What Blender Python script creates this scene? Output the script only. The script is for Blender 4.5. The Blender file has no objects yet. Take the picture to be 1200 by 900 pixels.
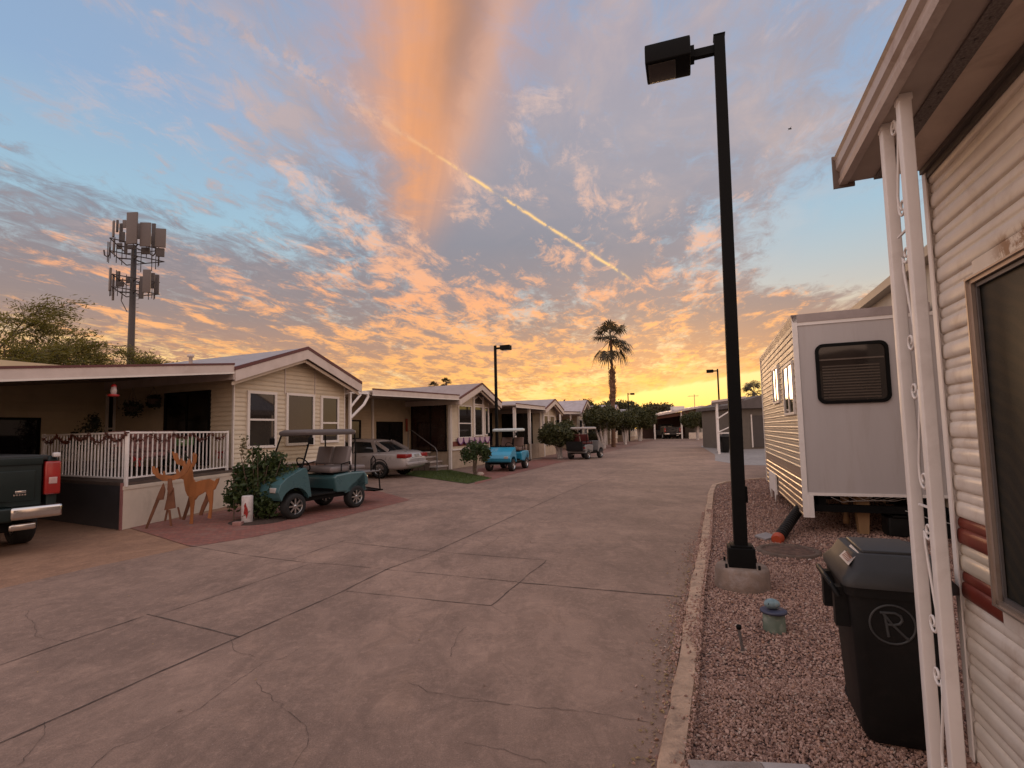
import bpy, bmesh, math, random
import numpy as np
from mathutils import Vector, Matrix
R = math.radians
S = bpy.context.scene
COL = S.collection
random.seed(7)
RNG = np.random.default_rng(7)

# ------------------------------------------------------------------ camera
F = 600.0; H = 1.65; Y0 = 461.0                # focal length and principal row, in photo pixels
_up = Vector((-180.0, 7770.0+Y0, -F)).normalized()
_fw = Vector((0, 0, -1.0)); _Y = (_fw - _up*_fw.dot(_up)).normalized(); _X = _Y.cross(_up)
MC = Matrix((_X, _Y, _up))                     # camera axes -> world axes
def ray(px, py): return MC @ Vector((px-600, -(py-Y0), -F))
def G(px, py, z=0.0):
    r = ray(px, py); t = (z-H)/r.z
    return Vector((r.x*t, r.y*t, z))
def AT(px, py, d):
    r = ray(px, py); t = d/r.y
    return Vector((r.x*t, d, H+r.z*t))
cd = bpy.data.cameras.new('camera'); cam = bpy.data.objects.new('camera', cd); COL.objects.link(cam)
cd.sensor_width = 36; cd.lens = F/1200*36; cd.clip_start = .05; cd.clip_end = 4000; cd.shift_y = (Y0-450)/1200
cam.matrix_world = Matrix.Translation((0, 0, H)) @ MC.to_4x4()
S.camera = cam
S.view_settings.view_transform = 'Standard'; S.view_settings.look = 'None'
S.view_settings.exposure = .2; S.view_settings.gamma = 1
S.cycles.max_bounces = 6; S.cycles.diffuse_bounces = 3; S.cycles.glossy_bounces = 3
S.cycles.transparent_max_bounces = 8; S.cycles.caustics_reflective = False; S.cycles.caustics_refractive = False
S.cycles.use_denoising = True

# ------------------------------------------------------------------ node helpers
class NT:
    def __init__(s, nt): s.nt = nt; s.n = nt.nodes; s.l = nt.links
    def new(s, t, **k):
        n = s.n.new(t)
        for a, v in k.items(): setattr(n, a, v)
        return n
    def set(s, sock, v):
        if isinstance(v, bpy.types.NodeSocket): s.l.new(v, sock)
        elif v is not None:
            if isinstance(v, (tuple, list)) and len(v) == 3 and sock.type == 'RGBA': v = (*v, 1)
            sock.default_value = v
    def m(s, op, a, b=None, c=None, clamp=False):
        n = s.new('ShaderNodeMath', operation=op); n.use_clamp = clamp
        s.set(n.inputs[0], a)
        if b is not None: s.set(n.inputs[1], b)
        if c is not None: s.set(n.inputs[2], c)
        return n.outputs[0]
    def vm(s, op, a, b=None, out=0):
        n = s.new('ShaderNodeVectorMath', operation=op); s.set(n.inputs[0], a)
        if b is not None:
            if op == 'SCALE': s.set(n.inputs[3], b)
            else: s.set(n.inputs[1], b)
        return n.outputs[out]
    def noise(s, vec, scale, detail=4, rough=.55, dist=0.0, dim='3D', lac=2.0):
        n = s.new('ShaderNodeTexNoise', noise_dimensions=dim)
        if vec is not None: s.l.new(vec, n.inputs['Vector'])
        n.inputs['Scale'].default_value = scale; n.inputs['Detail'].default_value = detail
        n.inputs['Roughness'].default_value = rough; n.inputs['Distortion'].default_value = dist
        n.inputs['Lacunarity'].default_value = lac
        return n.outputs[0]
    def ss(s, x, a, b, lo=0.0, hi=1.0):
        n = s.new('ShaderNodeMapRange', interpolation_type='SMOOTHSTEP')
        s.set(n.inputs[0], x); s.set(n.inputs[1], a); s.set(n.inputs[2], b)
        n.inputs[3].default_value = lo; n.inputs[4].default_value = hi
        return n.outputs[0]
    def mix(s, f, a, b, mode='MIX'):
        n = s.new('ShaderNodeMix', data_type='RGBA', blend_type=mode)
        s.set(n.inputs[0], f); s.set(n.inputs[6], a); s.set(n.inputs[7], b)
        return n.outputs[2]
    def ramp(s, f, pts, interp='LINEAR'):
        n = s.new('ShaderNodeValToRGB'); cr = n.color_ramp; cr.interpolation = interp
        while len(cr.elements) > 1: cr.elements.remove(cr.elements[-1])
        for i, (p, c) in enumerate(pts):
            e = cr.elements[0] if i == 0 else cr.elements.new(p)
            e.position = p; e.color = (*c, 1) if len(c) == 3 else c
        s.l.new(f, n.inputs[0]); return n.outputs[0]
    def comb(s, x, y, z):
        n = s.new('ShaderNodeCombineXYZ'); s.set(n.inputs[0], x); s.set(n.inputs[1], y); s.set(n.inputs[2], z)
        return n.outputs[0]
def srgb(r, g, b):
    f = lambda c: (c/255/12.92) if c/255 <= .04045 else ((c/255+.055)/1.055)**2.4
    return (f(r), f(g), f(b))

# ------------------------------------------------------------------ sky
def make_world():
    w = bpy.data.worlds.new('World'); S.world = w; w.use_nodes = True
    T = NT(w.node_tree); T.n.clear()
    tc = T.new('ShaderNodeTexCoord'); D = T.vm('NORMALIZE', tc.outputs['Generated'])
    sp = T.new('ShaderNodeSeparateXYZ'); T.l.new(D, sp.inputs[0]); x, y, z = sp.outputs
    az = T.m('MULTIPLY', T.m('ARCTAN2', x, y), 57.29578)
    el = T.m('MULTIPLY', T.m('ARCSINE', z), 57.29578)
    def blob(a0, e0, sa, se, rot=0.0):          # soft patch of sky at azimuth a0, elevation e0
        c, s_ = math.cos(R(rot)), math.sin(R(rot))
        da = T.m('SUBTRACT', az, a0); de = T.m('SUBTRACT', el, e0)
        p = T.m('ADD', T.m('MULTIPLY', da, c/sa), T.m('MULTIPLY', de, s_/sa))
        q = T.m('ADD', T.m('MULTIPLY', da, -s_/se), T.m('MULTIPLY', de, c/se))
        r2 = T.m('ADD', T.m('MULTIPLY', p, p), T.m('MULTIPLY', q, q))
        return T.m('POWER', 2.71828, T.m('MULTIPLY', r2, -1.0))
    def add(*a):
        r = a[0]
        for b in a[1:]: r = T.m('ADD', r, b)
        return r
    mul = lambda a, b: T.m('MULTIPLY', a, b)
    # cloud sheet: direction projected on a high flat layer, y' along the streaks
    zz = T.m('ADD', T.m('MAXIMUM', z, 0.0), 0.07)
    a0 = R(10.5)
    px_ = T.m('DIVIDE', T.m('SUBTRACT', mul(x, math.cos(a0)), mul(y, math.sin(a0))), zz)
    py_ = T.m('DIVIDE', T.m('ADD', mul(x, math.sin(a0)), mul(y, math.cos(a0))), zz)
    P = T.comb(px_, py_, 0.0)
    warp = T.noise(P, 1.1, 3, .5)
    P2 = T.comb(T.m('ADD', px_, mul(T.m('SUBTRACT', warp, .5), .9)), mul(py_, .62), 0.0)
    big = T.noise(P2, .75, 3, .5)
    mid = T.noise(P2, 2.3, 6, .62)
    streak = T.noise(T.comb(mul(px_, 2.6), mul(py_, .42), 3.1), 1.6, 6, .6)
    fine = T.noise(T.comb(mul(px_, 1.0), mul(py_, .62), 7.7), 10.0, 7, .72, .6)
    # clear sky behind the clouds
    e01 = T.m('DIVIDE', el, 60.0, clamp=True)
    clear = T.ramp(e01, [(0, srgb(246, 206, 130)), (.07, srgb(244, 206, 142)), (.13, srgb(226, 196, 156)), (.22, srgb(178, 180, 178)),
                         (.34, srgb(150, 182, 200)), (.5, srgb(136, 163, 194)), (.75, srgb(130, 152, 184)), (1, srgb(118, 138, 170))])
    glow = blob(19, 0, 26, 8)
    clear = T.mix(mul(glow, .7), clear, srgb(254, 210, 118))
    # coverage
    band = T.noise(T.comb(mul(px_, 1.0), mul(py_, .16), 5.5), 2.4, 4, .55, .6)
    cov = add(mul(big, .26), mul(mid, .30), mul(band, .30), mul(streak, .16), mul(fine, .40))
    bias = add(mul(blob(-39, 30, 15, 10), -.12), mul(blob(31, 19, 7.5, 4.5, 12), -.17), mul(blob(35, 15, 5, 3), -.12), mul(blob(-27, 21, 6, 4), -.06), mul(blob(-40, 11, 18, 8, -14), .10), mul(blob(8, 31, 28, 16), .11),
               mul(blob(-4, 16, 26, 10, 8), .11), mul(blob(5, 9, 40, 4), .09), mul(blob(-42, 13, 14, 4, 0), .06), mul(blob(-8, 36, 9, 12), .10), mul(blob(30, 10.5, 10, 2.2, -8), .14), mul(blob(12, 20, 8, 6), .04), mul(blob(3, 15, 5, 2.5), -.06), mul(blob(-6, 11, 5, 1.8), -.05),
               mul(blob(6, 12.5, 7, 2), -.05))
    c = add(cov, bias)
    dens = T.ss(c, .672, .83)
    # clouds: shaded and lit colours by height
    base = T.ramp(e01, [(0, srgb(214, 146, 84)), (.1, srgb(180, 126, 96)), (.2, srgb(138, 118, 116)), (.34, srgb(126, 122, 132)), (.5, srgb(150, 144, 152)), (.65, srgb(160, 150, 160)), (1, srgb(146, 144, 156))])
    litc = T.ramp(e01, [(0, srgb(255, 202, 104)), (.12, srgb(246, 172, 96)), (.24, srgb(242, 164, 108)), (.36, srgb(230, 176, 142)), (.5, srgb(208, 176, 162)), (.65, srgb(200, 176, 168)), (1, srgb(176, 164, 168))])
    l1 = T.noise(T.comb(mul(px_, 1.25), T.m('ADD', mul(py_, .5), .35), 1.3), 3.6, 7, .66, .3)
    fine3 = T.noise(T.comb(mul(px_, 1.0), mul(py_, .6), 2.7), 6.5, 8, .72, .5)
    lit = add(mul(l1, .5), mul(fine3, .62), mul(blob(14, 7, 40, 8), .07), mul(blob(-16, 20, 8, 4, -35), .12), mul(blob(-2, 8, 40, 5), .05), mul(blob(22, 9, 14, 4), -.06), mul(blob(0, 13, 26, 3.5), .02), mul(blob(30, 30, 18, 12), -.02))
    litf = T.ss(lit, .585, .73)
    cloud = T.mix(litf, base, litc)
    sky = T.mix(mul(dens, .90), clear, cloud)
    # thin veil over the upper right
    veil = mul(add(blob(24, 34, 22, 13), mul(blob(-20, 36, 18, 10), .35)), T.ss(T.m('ADD', mul(big, .6), mul(mid, .5)), .38, .66))
    sky = T.mix(mul(veil, .75), sky, T.mix(T.ss(mid, .42, .66), srgb(166, 160, 168), srgb(203, 177, 166)))
    wisp = mul(mul(blob(-33, 27, 11, 11), T.ss(add(mul(fine, .5), mul(mid, .5)), .50, .64)), .6)
    sky = T.mix(wisp, sky, srgb(206, 178, 170))
    # falling veil of rain lit from below, fanning out upward
    fa = T.m('ADD', az, mul(T.m('SUBTRACT', mid, .5), 9.0))
    cx = T.m('ADD', -11.0, mul(T.m('SUBTRACT', el, 20.0), .09)); wd = T.m('ADD', 2.9, mul(T.m('MAXIMUM', T.m('SUBTRACT', el, 20.0), 0.0), .31))
    q = T.m('DIVIDE', T.m('SUBTRACT', fa, cx), wd)
    q = T.m('ADD', q, mul(T.m('SUBTRACT', warp, .5), .7))
    fan = mul(T.m('POWER', 2.71828, mul(T.m('POWER', T.m('ABSOLUTE', q), 2.2), -1.0)), T.ss(T.m('ADD', el, mul(T.m('SUBTRACT', mid, .5), 18)), 15.5, 29))
    fine2 = T.noise(T.comb(mul(T.m('DIVIDE', T.m('SUBTRACT', az, cx), wd), 2.2), mul(el, .03), 0.0), 2.2, 4, .5)
    core = mul(T.m('POWER', 2.71828, mul(mul(T.m('SUBTRACT', q, .42), T.m('SUBTRACT', q, .42)), -9.0)), T.ss(el, 27, 40))
    fcol = T.mix(mul(T.ss(T.m('ADD', mul(fine2, .5), mul(mid, .5)), .3, .72), .8), srgb(212, 146, 102), srgb(238, 160, 100))
    rim = mul(T.m('POWER', 2.71828, mul(mul(T.m('SUBTRACT', q, .85), T.m('SUBTRACT', q, .85)), -14.0)), T.ss(el, 24, 38))
    fcol = T.mix(mul(rim, .7), fcol, srgb(246, 170, 102))
    fcol = T.mix(mul(core, .85), fcol, srgb(160, 116, 90))
    sky = T.mix(mul(mul(fan, .92), T.ss(T.m('ADD', mul(mid, 1.5), mul(el, .016)), .80, 1.30, .22, 1)), sky, fcol)
    # low cloud deck and clear yellow band right of it
    deck = T.m('ADD', 2.9, mul(T.m('SUBTRACT', T.m('MINIMUM', az, 29.0), 8.0), .145))
    dd = T.m('SUBTRACT', T.m('ADD', el, mul(T.m('SUBTRACT', streak, .5), 1.1)), deck)
    below = mul(T.ss(dd, .5, -.15), T.ss(az, -4, 8))
    sky = T.mix(below, sky, T.ramp(T.m('DIVIDE', el, 8.0, clamp=True), [(0, srgb(255, 196, 84)), (.35, srgb(252, 212, 124)), (1, srgb(238, 216, 168))]))
    lip = mul(T.ss(dd, -.1, .25), T.ss(dd, 2.4, .3)); lip = mul(lip, T.ss(az, -2, 10))
    sky = T.mix(mul(lip, .55), sky, T.mix(T.ss(streak, .42, .6), srgb(196, 136, 100), srgb(236, 164, 84)))
    # bright streaks low on the left
    ls = mul(T.m('POWER', 2.71828, mul(T.m('POWER', T.m('DIVIDE', T.m('SUBTRACT', el, T.m('ADD', 8.4, mul(T.m('ADD', az, 45.0), -.12))), 1.9), 2.0), -1.0)), T.ss(az, -8, -22))
    sky = T.mix(mul(mul(ls, T.ss(fine, .45, .62)), .85), sky, srgb(253, 210, 140))
    # condensation trail: a great circle with a ragged edge
    d1 = ray(375, 95).normalized(); d2 = ray(725, 318).normalized(); nn = d1.cross(d2).normalized()
    off = mul(T.vm('DOT_PRODUCT', D, tuple(nn), out=1), 57.3)
    off = T.m('ADD', off, mul(T.m('SUBTRACT', T.noise(D, 40, 4, .6), .5), .28))
    d3 = ray(230, 62).normalized(); tt = nn.cross(d3).normalized() if False else None
    ang = T.m('SUBTRACT', az, -21.0)                       # 0 at the upper end, 33 at the lower
    wdt = T.ss(ang, -14, 14, 1.25, .15)
    tr = T.m('POWER', 2.71828, mul(T.m('POWER', T.m('DIVIDE', off, wdt), 2.0), -1.0))
    along = mul(T.ss(ang, -16, 0), T.ss(ang, 35, 33.4))
    al2 = T.ss(ang, 12, 18, .35, .9)
    gaps = T.ss(T.noise(D, 30, 4, .7), .42, .56, .08, 1)
    tr = mul(mul(mul(tr, along), al2), gaps)
    sky = T.mix(tr, sky, T.mix(T.ss(ang, 4, 18), srgb(226, 176, 140), srgb(255, 206, 132)))
    # behind and overhead: pale warm sky, made brighter to add ambient light
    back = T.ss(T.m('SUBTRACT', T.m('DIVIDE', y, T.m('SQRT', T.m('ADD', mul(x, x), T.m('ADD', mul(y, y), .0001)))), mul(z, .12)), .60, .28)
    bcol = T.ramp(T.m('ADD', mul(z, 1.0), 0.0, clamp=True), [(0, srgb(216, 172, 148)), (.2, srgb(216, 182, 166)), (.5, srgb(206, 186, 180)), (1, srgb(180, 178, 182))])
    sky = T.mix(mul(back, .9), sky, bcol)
    sky = T.mix(T.ss(z, .0, -.04), sky, srgb(120, 95, 80))
    # the physical sky of a sun just above the horizon tints it all a little
    st = T.new('ShaderNodeTexSky', sky_type='NISHITA'); st.sun_disc = False
    st.sun_elevation = R(2.5); st.sun_rotation = R(16); st.dust_density = 2
    b1 = T.new('ShaderNodeBackground'); T.l.new(sky, b1.inputs[0]); T.l.new(T.m('ADD', 1.0, mul(back, .65)), b1.inputs[1])  # extra strength behind the camera, added to brighten ground and house fronts
    b2 = T.new('ShaderNodeBackground'); T.l.new(st.outputs[0], b2.inputs[0]); b2.inputs[1].default_value = .012
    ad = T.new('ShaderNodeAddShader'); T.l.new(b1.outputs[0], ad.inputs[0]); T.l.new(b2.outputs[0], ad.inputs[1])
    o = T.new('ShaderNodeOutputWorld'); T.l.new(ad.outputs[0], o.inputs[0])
    w.cycles.sampling_method = 'MANUAL'; w.cycles.sample_map_resolution = 1024
make_world()
sl = bpy.data.lights.new('sun', 'SUN'); sl.energy = .6; sl.angle = R(14); sl.color = (1, .62, .34)
so = bpy.data.objects.new('sun', sl); COL.objects.link(so)
so.rotation_euler = (R(90-3.5), 0, R(180-16))
_d = Vector((math.sin(R(16)), math.cos(R(16)), math.tan(R(3.5))))
so.rotation_euler = _d.to_track_quat('Z', 'Y').to_euler()

# ------------------------------------------------------------------ mesh helpers
class MB:
    """collects faces, then becomes ONE mesh object"""
    def __init__(s): s.v = []; s.f = []; s.sm = []; s.mi = []; s.cur = 0; s.T = None
    def add(s, vs, fs, smooth=False):
        b = len(s.v)
        if s.T is not None: vs = [tuple(s.T @ Vector(p)) for p in vs]
        s.v += [tuple(p) for p in vs]; s.f += [tuple(i+b for i in f) for f in fs]
        s.sm += [smooth]*len(fs); s.mi += [s.cur]*len(fs); return s
    def box(s, x0, x1, y0, y1, z0, z1):
        vs = [(x, y, z) for z in (z0, z1) for y in (y0, y1) for x in (x0, x1)]
        return s.add(vs, [(0, 2, 3, 1), (4, 5, 7, 6), (0, 1, 5, 4), (2, 6, 7, 3), (0, 4, 6, 2), (1, 3, 7, 5)])
    def rbox(s, x0, x1, y0, y1, z0, z1, r=.02):          # box with chamfered edges
        bm = bmesh.new(); bmesh.ops.create_cube(bm, size=1)
        for v in bm.verts: v.co = Vector(((x0+x1)/2+v.co.x*(x1-x0), (y0+y1)/2+v.co.y*(y1-y0), (z0+z1)/2+v.co.z*(z1-z0)))
        bmesh.ops.bevel(bm, geom=bm.edges[:], offset=r, segments=2, affect='EDGES', profile=.7)
        s.bm(bm, True); return s
    def bm(s, bm, smooth=False):
        bm.verts.ensure_lookup_table(); bm.verts.index_update()
        s.add([v.co[:] for v in bm.verts], [[v.index for v in f.verts] for f in bm.faces], smooth); bm.free()
    def obox(s, c, size, M=None):                        # oriented box
        M = M or Matrix.Identity(3); c = Vector(c)
        vs = [c + M @ Vector((i*size[0]/2, j*size[1]/2, k*size[2]/2)) for k in (-1, 1) for j in (-1, 1) for i in (-1, 1)]
        return s.add(vs, [(0, 2, 3, 1), (4, 5, 7, 6), (0, 1, 5, 4), (2, 6, 7, 3), (0, 4, 6, 2), (1, 3, 7, 5)])
    def bar(s, a, b, w, h=None, up=(0, 0, 1)):           # rectangular bar between two points
        a, b = Vector(a), Vector(b); d = (b-a); L = d.length; d.normalize(); up = Vector(up)
        if abs(d.dot(up)) > .98: up = Vector((1, 0, 0))
        r = d.cross(up).normalized(); u = r.cross(d)
        return s.obox((a+b)/2, (w, L, h or w), Matrix((r, d, u)).transposed())
    def tube(s, pts, r, n=8, cap=True, smooth=True):
        pts = [Vector(p) for p in pts]; k = len(pts); rr = r if isinstance(r, (list, tuple)) else [r]*k
        vs = []; fs = []; ref = Vector((0, 0, 1)); prev = None
        for i, p in enumerate(pts):
            d = (pts[min(i+1, k-1)]-pts[max(i-1, 0)])
            if d.length < 1e-9: d = Vector((0, 0, 1))
            d.normalize()
            if prev is None:
                a = ref if abs(d.dot(ref)) < .9 else Vector((1, 0, 0)); u = d.cross(a).normalized()
            else:
                u = (prev - d*prev.dot(d)).normalized()
            prev = u; w = d.cross(u)
            for j in range(n):
                t = 2*math.pi*j/n; vs.append(p+(u*math.cos(t)+w*math.sin(t))*rr[i])
        for i in range(k-1):
            for j in range(n):
                a = i*n+j; b = i*n+(j+1) % n; fs.append((a, b, b+n, a+n))
        s.add(vs, fs, smooth)
        if cap: s.add([vs[j] for j in range(n)], [tuple(range(n-1, -1, -1))]); s.add([vs[(k-1)*n+j] for j in range(n)], [tuple(range(n))])
        return s
    def lathe(s, prof, c=(0, 0, 0), n=24, axis='z', smooth=True, M=None):
        c = Vector(c); vs = []; fs = []
        for r, h in prof:
            for j in range(n):
                t = 2*math.pi*j/n; a, b = r*math.cos(t), r*math.sin(t)
                p = Vector((a, b, h)) if axis == 'z' else Vector((a, h, b)) if axis == 'y' else Vector((h, a, b))
                vs.append(c+(M @ p if M else p))
        for i in range(len(prof)-1):
            for j in range(n):
                a = i*n+j; b = i*n+(j+1) % n; fs.append((a, b, b+n, a+n))
        return s.add(vs, fs, smooth)
    def prism(s, poly, y0, y1, plane='xz', smooth=False):  # polygon in a plane pushed along the third axis
        n = len(poly); q = {'xz': lambda p, h: (p[0], h, p[1]), 'xy': lambda p, h: (p[0], p[1], h), 'yz': lambda p, h: (h, p[0], p[1])}[plane]
        vs = [q(p, y0) for p in poly]+[q(p, y1) for p in poly]
        s.add(vs, [tuple(range(n-1, -1, -1)), tuple(range(n, 2*n))]); b = len(s.v)-2*n
        for i in range(n):
            j = (i+1) % n; s.f.append((b+i, b+j, b+n+j, b+n+i)); s.sm.append(smooth); s.mi.append(s.cur)
        return s
    def quad(s, a, b, c, d): return s.add([a, b, c, d], [(0, 1, 2, 3)])
    def sheet(s, poly, z): return s.add([(p[0], p[1], z) for p in poly], [tuple(range(len(poly)))])
    def loft(s, rings, smooth=True, cap=True, closed=True):
        n = len(rings[0]); vs = [p for r in rings for p in r]; fs = []
        for i in range(len(rings)-1):
            for j in range(n if closed else n-1):
                a = i*n+j; b = i*n+(j+1) % n; fs.append((a, b, b+n, a+n))
        s.add(vs, fs, smooth)
        if cap: s.add(rings[0], [tuple(range(n-1, -1, -1))]); s.add(rings[-1], [tuple(range(n))])
        return s
    def build(s, name, mat, parent=None, loc=None, rot=None, bevel=0, sub=0, weld=False, solid=0):
        me = bpy.data.meshes.new(name); me.from_pydata(s.v, [], s.f)
        me.polygons.foreach_set('use_smooth', s.sm)
        mats = mat if isinstance(mat, (list, tuple)) else [mat]
        for m_ in mats: me.materials.append(m_)
        if len(mats) > 1: me.polygons.foreach_set('material_index', s.mi)
        bm = bmesh.new(); bm.from_mesh(me)
        if weld: bmesh.ops.remove_doubles(bm, verts=bm.verts[:], dist=1e-4)
        if s.T is None or True: bmesh.ops.recalc_face_normals(bm, faces=bm.faces[:])
        bm.to_mesh(me); bm.free(); me.update()
        o = bpy.data.objects.new(name, me); COL.objects.link(o)
        if parent: o.parent = parent
        if loc is not None: o.location = loc
        if rot is not None: o.rotation_euler = rot
        if bevel:
            b = o.modifiers.new('bevel', 'BEVEL'); b.width = bevel; b.segments = 2; b.limit_method = 'ANGLE'; b.angle_limit = R(40)
        if sub:
            b = o.modifiers.new('sub', 'SUBSURF'); b.levels = sub; b.render_levels = sub
        if solid:
            b = o.modifiers.new('solid', 'SOLIDIFY'); b.thickness = solid
        return o
def rect(cx, cz, w, h, r=.0, n=5):                       # rounded rectangle outline
    if r <= 0: return [(cx-w/2, cz-h/2), (cx+w/2, cz-h/2), (cx+w/2, cz+h/2), (cx-w/2, cz+h/2)]
    o = []
    for qx, qz, a0 in ((1, -1, -90), (1, 1, 0), (-1, 1, 90), (-1, -1, 180)):
        for i in range(n):
            a = R(a0+90*i/(n-1)); o.append((cx+qx*(w/2-r)+r*math.cos(a), cz+qz*(h/2-r)+r*math.sin(a)))
    return o
def tag(o, label=None, cat=None, group=None, kind=None):
    if label: o['label'] = label
    if cat: o['category'] = cat
    if group: o['group'] = group
    if kind: o['kind'] = kind
    return o
def thing(name, label, cat, loc=(0, 0, 0), rotz=0.0, group=None):
    o = bpy.data.objects.new(name, None); COL.objects.link(o); o.empty_display_size = .2
    o.location = loc; o.rotation_euler = (0, 0, rotz)
    return tag(o, label, cat, group)
def copy_tree(o, parent=None):
    c = o.copy(); COL.objects.link(c); c.parent = parent
    for ch in list(o.children): copy_tree(ch, c)
    return c
def raw_mesh(name, v, f, mat, parent=None, smooth=False):  # numpy arrays: v (n,3), f (m,k)
    me = bpy.data.meshes.new(name); v = np.asarray(v, np.float32); f = np.asarray(f, np.int32)
    me.vertices.add(len(v)); me.vertices.foreach_set('co', v.ravel())
    me.loops.add(f.size); me.loops.foreach_set('vertex_index', f.ravel())
    me.polygons.add(len(f)); me.polygons.foreach_set('loop_start', np.arange(0, f.size, f.shape[1], dtype=np.int32))
    me.polygons.foreach_set('use_smooth', np.full(len(f), smooth))
    me.update(calc_edges=True); me.validate()
    me.materials.append(mat); o = bpy.data.objects.new(name, me); COL.objects.link(o)
    if parent: o.parent = parent
    return o

# ------------------------------------------------------------------ materials
MATS = {}
def mat(name, col, rough=.6, metal=0.0, var=.12, vscale=3.0, bump=0.0, bscale=40.0, dirt=None, dscale=1.2, damt=.5, spec=None, trans=0.0, coat=0.0, stretch=None):
    if name in MATS: return MATS[name]
    m = bpy.data.materials.new(name); m.use_nodes = True; MATS[name] = m
    T = NT(m.node_tree); bs = T.n['Principled BSDF']
    tc = T.new('ShaderNodeTexCoord'); vec = tc.outputs['Object']
    if stretch: vec = T.vm('MULTIPLY', vec, stretch)
    n1 = T.noise(vec, vscale, 5, .6)
    f = T.ss(n1, .3, .7)
    lo = tuple(c*(1-var) for c in col); hi = tuple(min(1, c*(1+var)) for c in col)
    c = T.mix(f, lo, hi)
    if dirt is not None:
        n2 = T.noise(vec, dscale, 7, .68, .4); c = T.mix(T.m('MULTIPLY', T.ss(n2, .48, .72), damt), c, dirt)
    T.set(bs.inputs['Base Color'], c); bs.inputs['Metallic'].default_value = metal
    rr = T.m('ADD', T.m('MULTIPLY', T.m('SUBTRACT', n1, .5), .25), rough, clamp=True); T.set(bs.inputs['Roughness'], rr)
    if spec is not None: bs.inputs['Specular IOR Level'].default_value = spec
    if coat: bs.inputs['Coat Weight'].default_value = coat; bs.inputs['Coat Roughness'].default_value = .08
    if trans: bs.inputs['Transmission Weight'].default_value = trans
    if bump:
        b = T.new('ShaderNodeBump'); b.inputs['Strength'].default_value = bump; b.inputs['Distance'].default_value = .01
        T.l.new(T.noise(vec, bscale, 6, .65), b.inputs['Height']); T.l.new(b.outputs[0], bs.inputs['Normal'])
    return m
def foliage(name, c1, c2, trans=.35):
    if name in MATS: return MATS[name]
    m = bpy.data.materials.new(name); m.use_nodes = True; MATS[name] = m
    T = NT(m.node_tree); bs = T.n['Principled BSDF']; tc = T.new('ShaderNodeTexCoord')
    n = T.noise(tc.outputs['Object'], 5.5, 3, .7); c = T.mix(T.ss(n, .35, .65), c1, c2)
    T.set(bs.inputs['Base Color'], c); bs.inputs['Roughness'].default_value = .55
    tr = T.new('ShaderNodeBsdfTranslucent'); T.set(tr.inputs[0], T.mix(.5, c, (c2[0]*1.6, c2[1]*1.5, c2[2])))
    mx = T.new('ShaderNodeMixShader'); mx.inputs[0].default_value = trans
    T.l.new(bs.outputs[0], mx.inputs[1]); T.l.new(tr.outputs[0], mx.inputs[2])
    T.l.new(mx.outputs[0], T.n['Material Output'].inputs[0]); return m
def glass(name, col=(.012, .012, .014), rough=.04, wob=.02):
    if name in MATS: return MATS[name]
    m = bpy.data.materials.new(name); m.use_nodes = True; MATS[name] = m
    T = NT(m.node_tree); bs = T.n['Principled BSDF']; tc = T.new('ShaderNodeTexCoord')
    T.set(bs.inputs['Base Color'], T.mix(T.noise(tc.outputs['Object'], 2, 3), tuple(c*.5 for c in col), tuple(c*1.6 for c in col)))
    bs.inputs['Roughness'].default_value = rough; bs.inputs['Specular IOR Level'].default_value = .55
    b = T.new('ShaderNodeBump'); b.inputs['Strength'].default_value = wob; T.l.new(T.noise(tc.outputs['Object'], 1.3, 2), b.inputs['Height']); T.l.new(b.outputs[0], bs.inputs['Normal'])
    return m
def lap(name, col, pitch, depth=.012, rough=.6, dirt=(.25, .2, .14), damt=.18, groove=.55):   # lap siding, courses along object z
    if name in MATS: return MATS[name]
    m = bpy.data.materials.new(name); m.use_nodes = True; MATS[name] = m
    T = NT(m.node_tree); bs = T.n['Principled BSDF']; tc = T.new('ShaderNodeTexCoord')
    sp = T.new('ShaderNodeSeparateXYZ'); T.l.new(tc.outputs['Object'], sp.inputs[0])
    fr = T.m('FRACT', T.m('DIVIDE', sp.outputs[2], pitch))
    h = T.m('SUBTRACT', 1.0, fr)
    n1 = T.noise(tc.outputs['Object'], 2.2, 5, .6)
    c = T.mix(T.ss(n1, .3, .7), tuple(v*.9 for v in col), tuple(v*1.06 for v in col))
    c = T.mix(T.m('MULTIPLY', T.ss(T.noise(tc.outputs['Object'], 1.1, 6, .7), .5, .75), damt), c, dirt)
    T.set(bs.inputs['Base Color'], c); bs.inputs['Roughness'].default_value = rough
    b = T.new('ShaderNodeBump'); b.inputs['Strength'].default_value = 1.0; b.inputs['Distance'].default_value = depth*2.6
    T.l.new(h, b.inputs['Height']); T.l.new(b.outputs[0], bs.inputs['Normal']); return m
CREAM = (.60, .505, .37)
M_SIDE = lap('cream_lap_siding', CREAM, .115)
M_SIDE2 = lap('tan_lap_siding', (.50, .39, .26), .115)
M_WHITE = mat('white_painted_metal', (.80, .76, .73), .5, var=.05, dirt=(.35, .28, .22), damt=.25, dscale=3)
M_TRIM = mat('window_trim', (.70, .65, .60), .5, var=.05)
M_FASCIA = mat('fascia_aluminium', (.56, .48, .44), .45, var=.06, dirt=(.3, .22, .18), damt=.3, dscale=2)
M_MAROON = mat('maroon_trim', (.10, .025, .025), .5, var=.1)
M_ROOF = mat('roof_metal', (.34, .29, .28), .5, .2, var=.1, dirt=(.2, .15, .13), damt=.4)
M_CREAM = mat('cream_panel', (.62, .53, .43), .65, var=.06, dirt=(.3, .22, .15), damt=.3, dscale=1.4)
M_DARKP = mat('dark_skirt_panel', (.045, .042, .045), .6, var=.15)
M_DECK = mat('deck_boards', (.10, .07, .055), .7, var=.2, bump=.2)
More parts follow.
